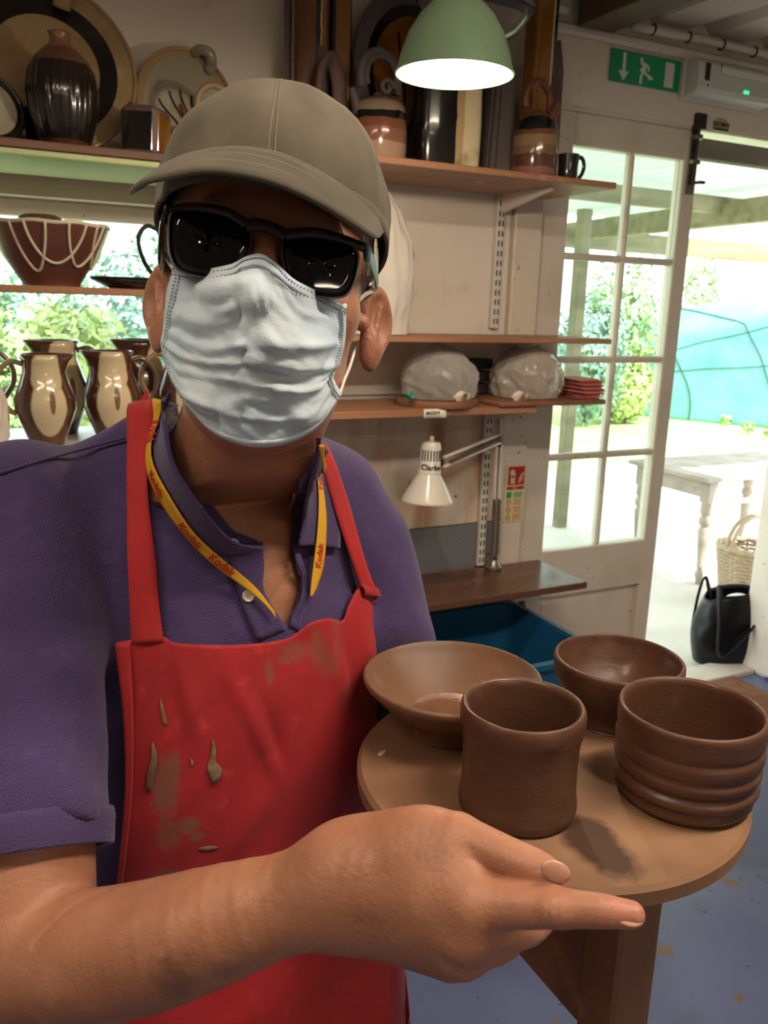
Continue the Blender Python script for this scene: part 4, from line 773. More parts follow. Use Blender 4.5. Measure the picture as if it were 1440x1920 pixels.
for off in (-6*sl, 6*sl):
    n = 90; q = np.linspace(0, 1, n); P = (base+[off, -.006, .05])[None]*(1-q)[:, None]+(mid+[off, -.006, -.005])[None]*q[:, None]; P += .0055*np.stack([np.cos(q*2*math.pi*24), np.sin(q*2*math.pi*24), 0*q], 1); MB().tube(P, .0016, 5).build('spring', M_chrome, la)
for q, r in ((elb, .010), (hj, .012), (base+[0, 0, .03], .012)): MB().ell(q, (r, r*.8, r), 14, 8).build('joint', M_dark, la)
MB().lathe([(0, 0), (.026, 0), (.026, .008), (.018, .016), (.012, .03), (0, .032)], 24, base).build('clamp', M_chrome, la, smooth=40)
# --- blue tub under the low shelf, broom handle
M_blue = mat('blue_plastic', '#1a5a80', .35, var=[('#164a6b', 4, .4, .7)])
tb = thing('blue_tub', 'large blue plastic tub under the low shelf', 'tub', (1.2, 1.97, .01)); x0, x1, y0, y1, zt, zb = .72, 1.585, 1.74, 2.20, .505, .012
def rr(x0, x1, y0, y1, z, r=.05, n=6): return [(cx+r*math.cos(a), cy+r*math.sin(a), z) for (cx, cy, a0) in ((x1-r, y1-r, 0), (x0+r, y1-r, math.pi/2), (x0+r, y0+r, math.pi), (x1-r, y0+r, 1.5*math.pi)) for a in np.linspace(a0, a0+math.pi/2, n)]
k = MB(); rows = [rr(x0+.05, x1-.05, y0+.04, y1-.04, zb), rr(x0, x1, y0, y1, zt), rr(x0+.008, x1-.008, y0+.008, y1-.008, zt), rr(x0+.058, x1-.058, y0+.048, y1-.048, zb+.01)]
k.grid(np.array(rows), False, True); k.add(rows[0], [tuple(range(24))]); k.add(rows[-1], [tuple(range(24))]); k.build('body', M_blue, tb, smooth=40)
k = MB(); rows = [rr(x0-.018, x1+.018, y0-.018, y1+.018, zt-.012), rr(x0-.018, x1+.018, y0-.018, y1+.018, zt+.004), rr(x0, x1, y0, y1, zt+.006), rr(x0, x1, y0, y1, zt-.012)]; k.grid(np.array(rows), True, True).build('rim', M_blue, tb, smooth=40)
a_ = WY(992, 1140, 2.16); tag(MB().tube([(a_[0]-.01, 2.19, a_[2]+.015), (a_[0]+.02, 2.02, .02)], .011, 12).build('broom_handle', mat('red_brown_wood', '#6b3326', .5)), 'red-brown wooden handle leaning on the door behind the tub', 'handle')
# --- green pendant lamp
M_gsh = mat('green_enamel', '#7f9a78', .32, coat=.3, var=[('#728c6c', 3, .4, .7)])
lc = W(852, 139, 1.42); sr = 1.42/FPX; pd = thing('pendant_lamp', 'green metal bell-shaped pendant lamp with a lit bulb', 'pendant lamp', lc)
out = [(110, 0), (108, 8), (103, 30), (90, 66), (70, 98), (50, 118), (36, 130), (33, 148), (30, 152)]
inn = [(29, 150), (31, 130), (47, 116), (67, 95), (87, 64), (100, 29), (106, 6)]
MB().lathe([(r*sr, z*sr) for r, z in out], 64, lc).build('shade', M_gsh, pd, smooth=180, recalc=False)
MB().lathe([(r*sr, z*sr) for r, z in inn], 64, lc).build('liner', mat('white_enamel', '#f2ede2', .5), pd, smooth=180, recalc=False)
MB().tube([lc+[110*sr*math.cos(a), 110*sr*math.sin(a), 0] for a in np.linspace(0, 2*math.pi, 64, endpoint=False)], 2.6*sr, 8, closed=True).build('rolled_edge', M_gsh, pd, smooth=180)
MB().lathe([(34*sr, 148*sr), (34*sr, 190*sr), (26*sr, 205*sr), (8*sr, 212*sr), (0, 213*sr)], 32, lc).build('cap', M_gsh, pd, smooth=40)
MB().tube([lc+[0, 0, 210*sr], (lc[0], lc[1], 2.32)], .004, 8).build('flex', M_dark, pd)
MB().ell(lc+[0, 0, 38*sr], (34*sr, 34*sr, 40*sr), 24, 14).build('bulb', mat('lit_bulb', '#fff4df', .3, emit=('#ffd9a8', 26)), pd, smooth=180)
MB().lathe([(16*sr, 70*sr), (16*sr, 125*sr), (0, 126*sr)], 20, lc).build('socket', M_bracket, pd)
light('pendant_bulb', 'POINT', tuple(lc+[0, 0, -8*sr]), 16, (1, .82, .60), size=.03)
# housings of the workshop's ceiling strip lamps
for i, (p, e, c) in enumerate(LAMPS):
    f = thing('ceiling_strip_lamp', ('ceiling strip lamp over the viewer', 'ceiling strip lamp by the left wall', 'ceiling strip lamp at the rear of the room')[i], 'ceiling lamp', (p[0], p[1], p[2]))
    MB().box((p[0], p[1], 2.297), (1.16, .14, .036), .006).build('housing', M_bracket, f, smooth=0)
    for s in (-1, 1): MB().tube([(p[0]-.55, p[1]+.035*s, 2.268), (p[0]+.55, p[1]+.035*s, 2.268)], .008, 10).build('tube', mat('lamp_tube', '#fff2dd', .3, emit=('#ffdcb0', 6)), f)
# ================================================================ STAND AND WET POTS
BZ = 1.05; BC = np.array((.454, .553)); BR = .1718
M_board = mat('clay_board', '#846146', .62, var=[('#70513a', 9, .4, .7), ('#957052', 5, .55, .75), ('#6f4a30', 60, .7, .74)], bump=[('noise', 90, .15)],
    stains=[(WZ(1120, 1590, BZ)-[.454, .553, .0], (.019, .036, .03), '#3f2819', 1.0, .6), (WZ(1105, 1560, BZ)-[.454, .553, .0], (.017, .02, .03), '#3f2819', 1.0, .6)])
st = thing('round_stand', 'round wooden topped stand carrying four wet pots', 'stand', (BC[0], BC[1], 0.0))
n = 96; MB().lathe([(0, BZ-.020), (BR-.004, BZ-.020), (BR, BZ-.016), (BR+.0005, BZ-.004), (BR-.003, BZ), (BR-.03, BZ+.0002), (0, BZ)], n, (BC[0], BC[1], 0)).build('top', M_board, st, smooth=35)
M_leg = mat('clay_splashed_wood', '#7d5a42', .6, var=[('#634733', 5, .4, .7, (3, 3, .4)), ('#a57b5a', 12, .58, .75)], bump=[('noise', 50, .15, (3, 3, .3))])
fx, fy = .452, .440
MB().box((fx, fy, (BZ-.02)/2), (.042, .042, BZ-.02), .003).build('leg', M_leg, st, smooth=0); MB().box((fx+.125, fy+.105, (BZ-.02)/2), (.036, .036, BZ-.02), .003).build('leg', M_leg, st, smooth=0)
MB().box((fx-.010, fy+.095, BZ-.02-.085), (.02, .15, .17), .002).build('side_panel', M_leg, st, smooth=0)
for (x, y) in ((fx, fy), (fx+.125, fy+.105)): MB().box((x, y, .02), (.12, .12, .04), .004).build('foot', M_leg, st, smooth=0)
M_wet = mat('wet_clay', '#593a2a', .38, var=[('#4c3122', 12, .4, .7), ('#664533', 24, .6, .75)], bump=[('noise', 60, .18, (1, 1, 5)), ('noise', 160, .12)], rvar=(26, .26, .55), spec=.5)
M_wet2 = mat('pale_wet_clay', '#7b5a43', .36, var=[('#6b4c38', 8, .4, .7)], bump=[('noise', 40, .12)], rvar=(16, .2, .5))
M_slurry = mat('clay_water', '#6f4b35', .06, bump=[('noise', 45, .5), ('noise', 120, .25)], coat=.8)
M_slurry2 = mat('dark_clay_water', '#523323', .06, bump=[('noise', 70, 1.0)], coat=.6)
def fitted(px, py, z): return WZ(px, py, z)
def wobf(seed, amp): return lambda a, z: amp*vnoise(np.stack([np.cos(a)*1.2+seed, np.sin(a)*1.2, np.full_like(a, z*18)], -1), seed)+amp*.35*vnoise(np.stack([np.cos(a)*3+seed, np.sin(a)*3, np.full_like(a, z*150)], -1), seed+3)
def pot(name, label, c, prof, seed, amp, mt, floor=None, cat='bowl'):
    c = np.array((c[0], c[1], BZ+.0006)); t = thing(name, label, cat, c); P = spline(prof, 90); P[:, 0] = np.maximum(P[:, 0], 0); P[0, 0] = 0; P[-1, 0] = 0
    MB().lathe(P, 96, c, wob=lambda a, z: wobf(seed, amp)(a, z)).build('wall', mt, t, smooth=180)
    if floor: MB().lathe([(0, floor[1]), (floor[0]*.6, floor[1]), (floor[0], floor[1]-.0006)], 40, c, wob=lambda a, z: .0012*np.sin(a*3+seed)).build('slip_puddle', floor[2], t, smooth=180, recalc=False)
    return t
def rings(r0, z0, r1, z1, n, amp): return [(r0+(r1-r0)*q+amp*math.sin(q*n*2*math.pi), z0+(z1-z0)*q) for q in np.linspace(0, 1, n*5+1)]
POTS = {}
pot('clay_beaker', 'straight sided wet clay beaker with a thick rolled rim, nearest the hand', (.389, .509), [(0, 0), (.030, 0), (.0455, .0005), (.0485, .006), (.0480, .014), (.0470, .022), (.0468, .040), (.0472, .058), (.0488, .070), (.0505, .078), (.0508, .086), (.0492, .0915), (.0468, .0920), (.0446, .089), (.0436, .082), (.0425, .06), (.0420, .03), (.040, .012), (.03, .0085), (0, .008)], 1, .0011, M_wet, cat='pot')
pot('shallow_dish', 'wide shallow wet clay dish with a glistening puddle, beside the apron', (.4045, .6425), [(0, 0), (.034, 0), (.0375, .002), (.0375, .010), (.040, .016), (.058, .026), (.074, .040), (.0835, .050), (.0852, .0555), (.0835, .0580), (.0815, .0570), (.073, .047), (.056, .033), (.040, .022), (.028, .016), (0, .0145)], 2, .0009, M_wet2, (.0395, .0212, M_slurry), 'dish')
pot('deep_bowl', 'round wet clay bowl at the back of the board near the doorway', (.569, .597), [(0, 0), (.036, 0), (.0385, .002), (.0390, .010), (.045, .022), (.056, .036), (.0625, .048), (.0640, .058), (.0640, .064), (.0625, .0668), (.0600, .066), (.0575, .056), (.050, .040), (.038, .026), (.022, .018), (0, .0165)], 3, .0009, M_wet)
pot('ribbed_bowl', 'wet clay bowl with deep throwing ribs at the right edge of the board', (.531, .466), [(0, 0), (.045, 0), (.0520, .001), (.0560, .006), (.0545, .0125), (.0590, .017), (.0592, .022), (.0560, .026), (.0590, .031), (.0600, .036), (.0580, .041), (.0602, .046), (.0605, .053), (.0588, .058), (.0600, .062), (.0606, .072), (.0604, .0785), (.0588, .0815), (.0562, .0805), (.0545, .074), (.0535, .05), (.0515, .022), (.045, .012), (.03, .009), (0, .0085)], 4, .0007, M_wet, (.038, .0105, M_slurry2))
for (px, py, L, a) in ((716, 1412, .018, .6),): 
    q = WZ(px, py, BZ+.0008); tag(MB().ell(q, (L*.35, L*.16, .0012), 12, 6, rotm((0, 0, 1), a)).build('clay_crumb', mat('dry_slip', '#c4a78a', .8)), 'pale crumb of dried slip at the left edge of the round stand', 'crumb')
# ================================================================ THE MAN
HO = np.array((.222, .646, 1.446)); HA = np.stack([(.926, -.372, -.065), (.149, .204, .968), (-.347, -.906, .244)], 1)
HA[:, 0] /= np.linalg.norm(HA[:, 0]); HA[:, 1] -= HA[:, 0]*(HA[:, 0]@HA[:, 1]); HA[:, 1] /= np.linalg.norm(HA[:, 1]); HA[:, 2] = np.cross(HA[:, 0], HA[:, 1])
def H(u, v, w): return HO+HA@np.array((u, v, w))
SR = W(48, 955, .757); SL = W(668, 1012, .935)          # shoulder joints: his right (picture left), his left
OT = (SR+SL)/2; TS = SL-SR; TS[2] = 0; TS /= np.linalg.norm(TS); TF = np.array((TS[1], -TS[0], 0)); TF = TF/np.linalg.norm(TF); TA = np.stack([TS, TF, (0, 0, 1)], 1)
def T(s, f, z): return OT+TA@np.array((s, f, z))
EL = W(52, 1800, .625); WR = W(655, 1662, .545)
ELl = W(772, 1440, .97); WRl = np.array((.352, .672, 1.000))
man = thing('person', 'man in cap, dark glasses, face mask, purple polo and red apron, one hand held out', 'person', (OT[0], OT[1], 0)); MBASE = BASE[man.name]
def rm(p): return tuple(np.array(p)-MBASE)
M_skin = mat('skin', '#a06d52', .48, sss=.10, var=[('#8c5b43', 14, .45, .75), ('#ab785c', 40, .55, .8), ('#8d5a43', 150, .68, .74)], bump=[('noise', 240, .22), ('noise', 70, .22), ('noise', 120, .2, (1, 3, 3))],
    stains=[(rm(W(1170, 1712, .456)), (.016, .02, .012), '#b0705d', .7), (rm(W(1000, 1640, .482)), (.018, .02, .012), '#ad6e5a', .5), (rm(W(1042, 1712, .463)), (.008, .012, .008), '#94563f', .6), (rm(W(325, 1815, .545)), (.016, .03, .022), '#6f4c39', .75), (rm(W(75, 1868, .60)), (.03, .03, .016), '#6f4c39', .7), (rm(W(345, 1760, .55)), (.016, .03, .010), '#85573c', .5), (rm(W(420, 1800, .54)), (.014, .03, .010), '#7a523d', .5), (rm(W(800, 1585, .50)), (.012, .03, .012), '#8d6048', .5), (rm(W(690, 1690, .52)), (.02, .03, .008), '#80543f', .5)])
def f_trunk(P):
    q = (P-OT)@TA; d = sd_ell(q, (0, 0, -.14), (.178, .120, .20)); d = smin(d, sd_cone(q, (-.13, -.015, -.005), (.13, -.015, -.005), .066, .066), .06); d = smin(d, sd_ell(q, (0, .0, -.36), (.160, .112, .22)), .06)
    d = smin(d, sd_ell(q, (0, -.01, -.52), (.165, .11, .16)), .06)
    for s in (-1, 1): d = smin(d, sd_cone(q, (s*.14, -.015, .022), (s*.05, -.02, .072), .040, .042), .05)
    return d
def f_head(P):
    q = (P-HO)@HA; a = np.abs(q[:, 0]); m = np.stack([a, q[:, 1], q[:, 2]], 1)      # mirrored coordinates
    d = sd_ell(q, (0, .055, -.012), (.075, .092, .096)); d = smin(d, sd_ell(q, (0, -.012, .028), (.065, .095, .064)), .03); d = smin(d, sd_ell(q, (0, -.072, .040), (.050, .044, .050)), .03)
    d = smin(d, sd_ell(q, (0, -.102, .070), (.022, .017, .020)), .02); d = smin(d, sd_ell(m, (.042, -.014, .058), (.024, .020, .024)), .02)
    d = smin(d, sd_cone(q, (-.036, .036, .080), (.036, .036, .080), .013, .013), .014); d = smax(d, -sd_ell(m, (.031, .016, .100), (.019, .012, .014)), .012); d = smin(d, sd_ell(m, (.031, .016, .079), (.0125, .0125, .0125)), .003)
    d = smin(d, sd_cone(q, (0, .022, .092), (0, -.020, .112), .0075, .0125), .012); d = smin(d, sd_ell(m, (.013, -.025, .102), (.009, .008, .011)), .008)
    d = smin(d, sd_cone(q, (-.020, -.056, .088), (.020, -.056, .088), .006, .006), .008); d = smin(d, sd_cone(q, (-.017, -.067, .087), (.017, -.067, .087), .007, .007), .008)
    # ears
    e = np.array((.69, 0, -.724)); nn = np.array((.724, 0, .69)); ER = np.stack([e, (0, 1, 0), nn], 1); ER = ER@rotm((0, 0, 1), .18); ec = np.array((.0765, -.004, -.006))+e*.013
    er = sd_ell(m, ec+np.array((0, .006, 0)), (.0185, .027, .0075), ER); er = smin(er, sd_ell(m, ec+np.array((-.004, -.024, .004)), (.010, .014, .006), ER), .012)
    er = smax(er, -sd_ell(m, ec+nn*.0078-e*.001+np.array((0, .004, 0)), (.0140, .0215, .0092), ER), .003); er = smin(er, sd_cone(m, ec+np.array((.0, -.012, .004))-nn*.001, ec+np.array((.003, .016, 0))-nn*.001, .0022, .0022), .004)
    er = smin(er, sd_ell(m, (.0735, -.008, .008), (.005, .007, .006)), .006); d = smin(d, er, .008)
    # neck into the chest
    nb = T(.0, .03, .03); d = smin(d, sd_cone(P, H(0, -.055, -.03), nb, .055, .060), .03); d = smin(d, sd_cone(P, nb, T(0, .02, -.16), .062, .095), .05)
    for s in (-1, 1): d = smin(d, sd_cone(P, H(s*.05, -.045, -.02), T(s*.014, .082, -.032), .011, .009), .018); d = smin(d, sd_cone(P, T(s*.012, .080, -.040), T(s*.14, .04, .0), .010, .010), .03)
    qz = (P-OT)[:, 2]; return smax(d, f_trunk(P)+.0065-2.2*np.maximum(qz-.035, 0), .01)
def f_core(P):   # hidden trunk, hips and upper arms
    q = (P-OT)@TA; d = sd_ell(q, (0, 0, -.13), (.160, .108, .19)); d = smin(d, sd_cone(q, (-.10, -.01, 0), (.10, -.01, 0), .05, .05), .04); d = smin(d, sd_ell(q, (0, 0, -.36), (.140, .100, .20)), .05)
    return smin(d, sd_cone(P, SL+(ELl-SL)*.12-TS*.006, ELl, .043, .040), .02)
def poly_sd(x, y, poly):   # signed distance in pixels, negative inside
    d = np.full(len(x), 1e9); ins = np.zeros(len(x), bool); n = len(poly)
    for i in range(n):
        a = np.array(poly[i], float); b = np.array(poly[(i+1) % n], float); e = b-a; wx = x-a[0]; wy = y-a[1]; t = np.clip((wx*e[0]+wy*e[1])/(e@e), 0, 1)
        d = np.minimum(d, np.hypot(wx-t*e[0], wy-t*e[1])); c = ((a[1] > y) != (b[1] > y)); xx = a[0]+(y-a[1])/(e[1] if abs(e[1]) > 1e-9 else 1e-9)*e[0]; ins ^= c & (x < xx)
    return np.where(ins, -d, d)
def chain(P, pts, rad, n=12):   # a limb with smoothly varying girth along a smooth path
    A = spline(pts, n); R_ = spline(np.array(rad, float)[:, None], n)[:, 0]; d = None
    for a, b, ra, rb in zip(A[:-1], A[1:], R_[:-1], R_[1:]):
        x = sd_cone(P, a, b, ra, rb); d = x if d is None else np.minimum(d, x)
    return d
def f_arm(P):
    d = sd_cone(P, SR+(EL-SR)*.30, EL+(SR-EL)*.06, .052, .0490)
    fa = chain(P, [EL, W(150, 1795, .605), W(270, 1775, .585), W(400, 1735, .567), W(530, 1694, .555), W(640, 1662, .547), W(690, 1655, .544)], [.045, .0445, .0425, .0375, .0310, .0262, .0265], 16)
    d = smin(d, fa, .010)
    d = smin(d, sd_cone(P, W(636, 1638, .545), W(646, 1688, .55), .0235, .0235), .03)
    MC = {'i': W(890, 1690, .490), 'm': W(880, 1744, .494), 'r': W(866, 1776, .508), 'p': W(846, 1790, .525)}
    wi = {'i': W(672, 1636, .543), 'm': W(670, 1664, .545), 'r': W(668, 1690, .549), 'p': W(664, 1708, .555)}; h = None
    for k, (ra, rb) in dict(i=(.022, .0160), m=(.022, .0158), r=(.021, .0150), p=(.019, .0140)).items():
        x = sd_cone(P, wi[k], MC[k], ra, rb); h = x if h is None else smin(h, x, .020)
    tm, ti, tt = W(858, 1572, .514), W(962, 1611, .492), W(1034, 1643, .478)
    tb = chain(P, [W(665, 1618, .547), W(740, 1582, .538), W(800, 1566, .527), tm], [.0215, .0200, .0172, .0150], 10); h = smin(h, tb, .030)
    h = smin(h, sd_cone(P, W(790, 1600, .526), W(868, 1650, .509), .0172, .0125), .018)
    th = chain(P, [tm, W(910, 1590, .503), ti, W(1005, 1630, .484), tt], [.0150, .0125, .0112, .0110, .0088], 12)
    th = smax(th, -sd_ell(P, W(1044, 1634, .4662), (.0092, .0062, .0044), NAILR['t']), .001); h = smin(h, th, .0022)
    fi = chain(P, [W(850, 1682, .498), MC['i'], W(965, 1697, .477), W(1042, 1702, .466), W(1084, 1705, .462), W(1126, 1708, .458), W(1184, 1715, .455)], [.0150, .0150, .0128, .0108, .0097, .0090, .0072], 18); h = smin(h, fi, .0032)
    h = smin(h, chain(P, [W(845, 1735, .500), MC['m'], W(940, 1744, .494), W(985, 1741, .503), W(1012, 1728, .528)], [.0150, .0150, .0122, .0108, .0090], 10), .005)
    h = smin(h, chain(P, [MC['r'], W(915, 1775, .512), W(945, 1768, .528), W(972, 1750, .560)], [.0142, .0118, .0104, .0085], 8), .005)
    h = smin(h, chain(P, [MC['p'], W(882, 1788, .532), W(905, 1783, .550), W(930, 1768, .578)], [.0132, .0105, .0092, .0076], 8), .005)
    for k, r in (('i', .0135), ('m', .0138), ('r', .0130)): h = smin(h, sd_ell(P, MC[k]+CM.T@np.array((0, .002, -.0050)), (r*.8, r*.8, r*.75)), .012)
    h = smin(h, sd_cone(P, W(1036, 1706, .4615), W(1050, 1712, .4605), .0062, .0060), .006)
    d = smin(d, h, .015)
    x, y, z = pxy(P); cr = np.abs(poly_sd(x, y, [(62, 1775), (90, 1742), (130, 1705), (170, 1682), (206, 1668), (170, 1681), (130, 1704), (90, 1741)])); d = d+.0010*np.exp(-(cr/4.0)**2)*np.exp(-(d/.008)**2); near = np.exp(-(d/.006)**2)   # skin folds: knuckle of the index, thumb joint, wrist
    q = np.exp(-(((x-1040)/16)**2+((y-1708)/30)**2))*np.sin((x-1040)/2.6); q2 = np.exp(-(((x-962)/13)**2+((y-1600)/26)**2))*np.sin((x-962+.3*(y-1600))/2.4); q3 = np.exp(-(((x-655)/26)**2+((y-1650)/60)**2))*np.sin((x-655+.25*(y-1650))/6)
    return d+near*(.0005*q+.00035*q2+.0005*q3)
def pxy(P):
    v = (P-CO)@CM.T; return 720+FPX*v[:, 0]/v[:, 2], 960+FPX*v[:, 1]/v[:, 2], v[:, 2]
def view_R(z_tilt=0, x_dir=(1, 0)):
    x = CM.T@np.array((x_dir[0], x_dir[1], 0)); x /= np.linalg.norm(x); n = CM.T@np.array((0, 0, -1)); y = np.cross(n, x); return np.stack([x, y, n], 1)
NAILR = {'t': view_R(0, (.93, .40))}
def f_left(P):   # his left forearm and hand, under the board
    d = sd_cone(P, ELl, WRl, .040, .026); c = WRl+np.array((-.005, -.05, .006)); d = smin(d, sd_cone(P, WRl, c, .022, .020), .02)
    for k in range(4):
        x = c+np.array((-.03+.02*k, -.035, .0)); d = smin(d, sd_cone(P, c+np.array((-.02+.014*k, -.005, 0)), x, .0105, .009), .006); d = smin(d, sd_cone(P, x, x+np.array((0, -.035-.006*(k in (1, 2)), .002)), .009, .0075), .004)
    return smin(d, sd_cone(P, WRl+np.array((.02, -.02, 0)), WRl+np.array((.05, -.055, .003)), .011, .009), .012)
def bounds(pts, m): P = np.array(pts); return P.min(0)-m, P.max(0)+m
body = MB()
v, f = surface(f_head, *bounds([H(-.1, -.13, -.12), H(.1, .16, .13), H(-.1, .16, -.12), H(.1, -.13, .13), T(.13, .1, -.13), T(-.13, -.1, -.1)], .03), .0022); body.add(v, f)
v, f = surface(f_arm, *bounds([SR+(EL-SR)*.3, EL, W(240, 1800, .58), W(1200, 1720, .45), W(860, 1520, .51), W(850, 1830, .52), W(960, 1750, .59)], .055), .0014); body.add(v, f)
v, f = surface(f_core, *bounds([T(-.22, -.15, .1), T(.22, .15, -.60), ELl], .06), .008); body.add(v, f)
v, f = surface(f_left, *bounds([ELl, WRl, WRl+np.array((.06, -.14, 0)), WRl+np.array((-.06, 0, 0))], .05), .0035); body.add(v, f)
body.build('body', M_skin, man, smooth=180, recalc=False)
# nails
M_nail = mat('nail', '#b98872', .3, coat=.2)
MB().ell(W(1042, 1634, .4690), (.0090, .0060, .0016), 18, 8, NAILR['t']).build('thumb_nail', M_nail, man, smooth=180)
nr = view_R(0, (.95, .1))@rotm((1, 0, 0), -1.0); MB().ell(W(1180, 1722, .4510), (.0075, .0050, .0014), 18, 8, nr).build('index_nail', M_nail, man, smooth=180)
# --- polo shirt
def pxy(P):
    v = (P-CO)@CM.T; return 720+FPX*v[:, 0]/v[:, 2], 960+FPX*v[:, 1]/v[:, 2], v[:, 2]
NECK = [(290, 600), (318, 730), (338, 790), (350, 865), (400, 948), (437, 995), (484, 1012), (491, 1040), (494, 1107), (518, 1150), (535, 1176), (552, 1140), (563, 1095), (549, 1050), (543, 1020), (552, 948), (564, 880), (577, 820), (590, 600)]
def f_sleeve_r(P): return sd_cone(P, SR+(0, 0, -.005), EL, .066, .060)
def f_sleeve_l(P): return sd_cone(P, SL+(0, 0, -.005), ELl, .062, .056)
DR = (EL-SR)/np.linalg.norm(EL-SR); DL = (ELl-SL)/np.linalg.norm(ELl-SL)
HEM = W(70, 1540, .655); hemr = float((HEM-SR)@DR)
def f_shirt(P):
    t = f_trunk(P); a = smax(f_sleeve_r(P), (P-SR)@DR-hemr, .006); b = smax(f_sleeve_l(P), (P-SL)@DL-.20, .006)
    d = smin(smin(t, a, .016), b, .020)
    # soft folds pulling from the armpits and across the chest
    q = (P-OT)@TA
    w = np.exp(-((q[:, 0]+.15)**2+(q[:, 2]+.12)**2)/.012)+.8*np.exp(-((q[:, 0]-.14)**2+(q[:, 2]+.11)**2)/.010)
    n1 = vnoise(np.stack([q[:, 0]*34+q[:, 2]*16, q[:, 1]*9, q[:, 2]*7-q[:, 0]*7], 1), 4); n2 = vnoise(q*13, 9)
    d = d+.0085*w*n1+.0034*n2+.004*np.exp(-((q[:, 2]+.05)/.10)**2)*vnoise(np.stack([q[:, 0]*20, q[:, 1]*6, q[:, 2]*5+q[:, 0]*9], 1), 14)
    sl = (P-SR)@DR; d = d+.0060*np.clip((hemr-.03-sl)/.05, 0, 1)*np.exp(-((sl-.18)/.12)**2)*vnoise(np.stack([sl*26, q[:, 0]*14+q[:, 2]*9, q[:, 1]*14], 1), 6)
    x, y, z = pxy(P); cut = np.maximum(poly_sd(x, y, NECK)*z/FPX, (P-T(0, -.01, 0))@(-TF)); return smax(d, -cut, .004)
M_polo = mat('purple_pique', '#43325f', .85, sheen=.15, var=[('#3a2b52', 7, .4, .7), ('#4c3a6e', 60, .55, .8)], bump=[('voronoi', 620, .45), ('noise', 45, .12)])
M_polo2 = mat('purple_rib', '#41305c', .85, sheen=.15, bump=[('voronoi', 500, .3)])
v, f = surface(f_shirt, *bounds([T(-.20, -.14, .12), T(.20, .15, -.62), SR, HEM, SL+DL*.2], .08), .0036)
polo = MB().add(v, f).build('polo_shirt', M_polo, man, smooth=180, recalc=False)
# ribbed cuff
def frame(d): x = np.cross(d, (0, 1, 0)); x /= np.linalg.norm(x); return np.stack([x, np.cross(d, x), d], 1)
cz = hemr-.004; MB().lathe([(.0545, cz), (.0640, cz), (.0648, cz+.006), (.0632, cz+.026), (.0624, cz+.0275), (.0560, cz+.0265), (.0555, cz)], 220, SR, frame(DR), wob=lambda a, z: .0005*np.cos(a*110)).build('sleeve_cuff', M_polo2, polo, smooth=180)
# rays onto a distance field
def march(px, py, fn, t0=.42, t1=1.4):
    px = np.asarray(px, float).ravel(); py = np.asarray(py, float).ravel(); D = np.stack([(px-720)/FPX, (py-960)/FPX, np.ones_like(px)], 1)@CM; L = np.linalg.norm(D, axis=1)
    t = np.full(len(px), t0); best = np.full(len(px), 1e9); bt = t.copy()
    for _ in range(70):
        d = fn(CO+D*t[:, None]); b = d < best; best[b] = d[b]; bt[b] = t[b]; t = np.minimum(t+np.maximum(d, 0)/L*.85, t1)
    P = CO+D*bt[:, None]; return P
def grad(P, fn, e=.002):
    g = np.stack([fn(P+np.eye(3)[i]*e)-fn(P-np.eye(3)[i]*e) for i in range(3)], 1); return g/(np.linalg.norm(g, axis=1)[:, None]+1e-9)
def drape(X, Y, fn, off, disp=None):
    P = march(X, Y, fn); G = grad(P, fn); o = np.broadcast_to(np.asarray(off, float), X.shape).ravel() if not np.isscalar(off) else off
    P = P-(fn(P))[:, None]*G
    P = P+G*(np.asarray(o)[..., None] if not np.isscalar(o) else o)
    if disp is not None: P = P+G*np.asarray(disp).ravel()[:, None]
    return P.reshape(X.shape+(3,))
def ribbon(Lp, Rp, n, m, fn, off, disp=None, crown=0.0):
    A = spline(Lp, n); B = spline(Rp, n); w = np.linspace(0, 1, m); X = A[:, :1]*(1-w)+B[:, :1]*w; Y = A[:, 1:2]*(1-w)+B[:, 1:2]*w
    dd = crown*(1-(2*w-1)**2)[None]*np.ones((n, 1)); return drape(X, Y, fn, off, dd if disp is None else dd+disp(X, Y))
def f_under(P):  # shirt without its neck cut, plus neck: what collar, straps and lanyard lie on
    q = (P-OT)@TA; t = f_trunk(P); return smin(smin(t, f_sleeve_r(P), .03), smin(f_sleeve_l(P), sd_cone(P, T(0, .03, .02), H(0, -.06, -.03), .064, .058), .04), .03)
# collar
lc_in = [(316, 735), (338, 800), (352, 868), (400, 950), (437, 995), (486, 1010)]; lc_out = [(286, 752), (290, 820), (306, 880), (345, 950), (385, 1000), (414, 1034)]
MB().grid(ribbon(lc_in, lc_out, 40, 9, f_under, np.linspace(.0120, .0045, 9)[None]*np.ones((40, 1)))).build('collar', M_polo2, polo, smooth=180, solid=.0028, recalc=False)
rc_in = [(581, 805), (575, 838), (562, 890), (550, 950), (542, 1022)]; rc_out = [(594, 815), (610, 870), (624, 930), (631, 980), (630, 1028)]
MB().grid(ribbon(rc_in, rc_out, 36, 9, f_under, np.linspace(.0115, .0045, 9)[None]*np.ones((36, 1)))).build('collar', M_polo2, polo, smooth=180, solid=.0028, recalc=False)
nc = T(0, .0, .06); k = []
for a in np.linspace(-.25, math.pi+.25, 30): k.append([nc+TA@np.array((.076*math.cos(a), -.072*math.sin(a), h+.012*math.sin(a))) for h in (-.022, .0, .018, .028)])
MB().grid(np.array(k)).build('collar', M_polo2, polo, smooth=180, solid=.003, recalc=False)
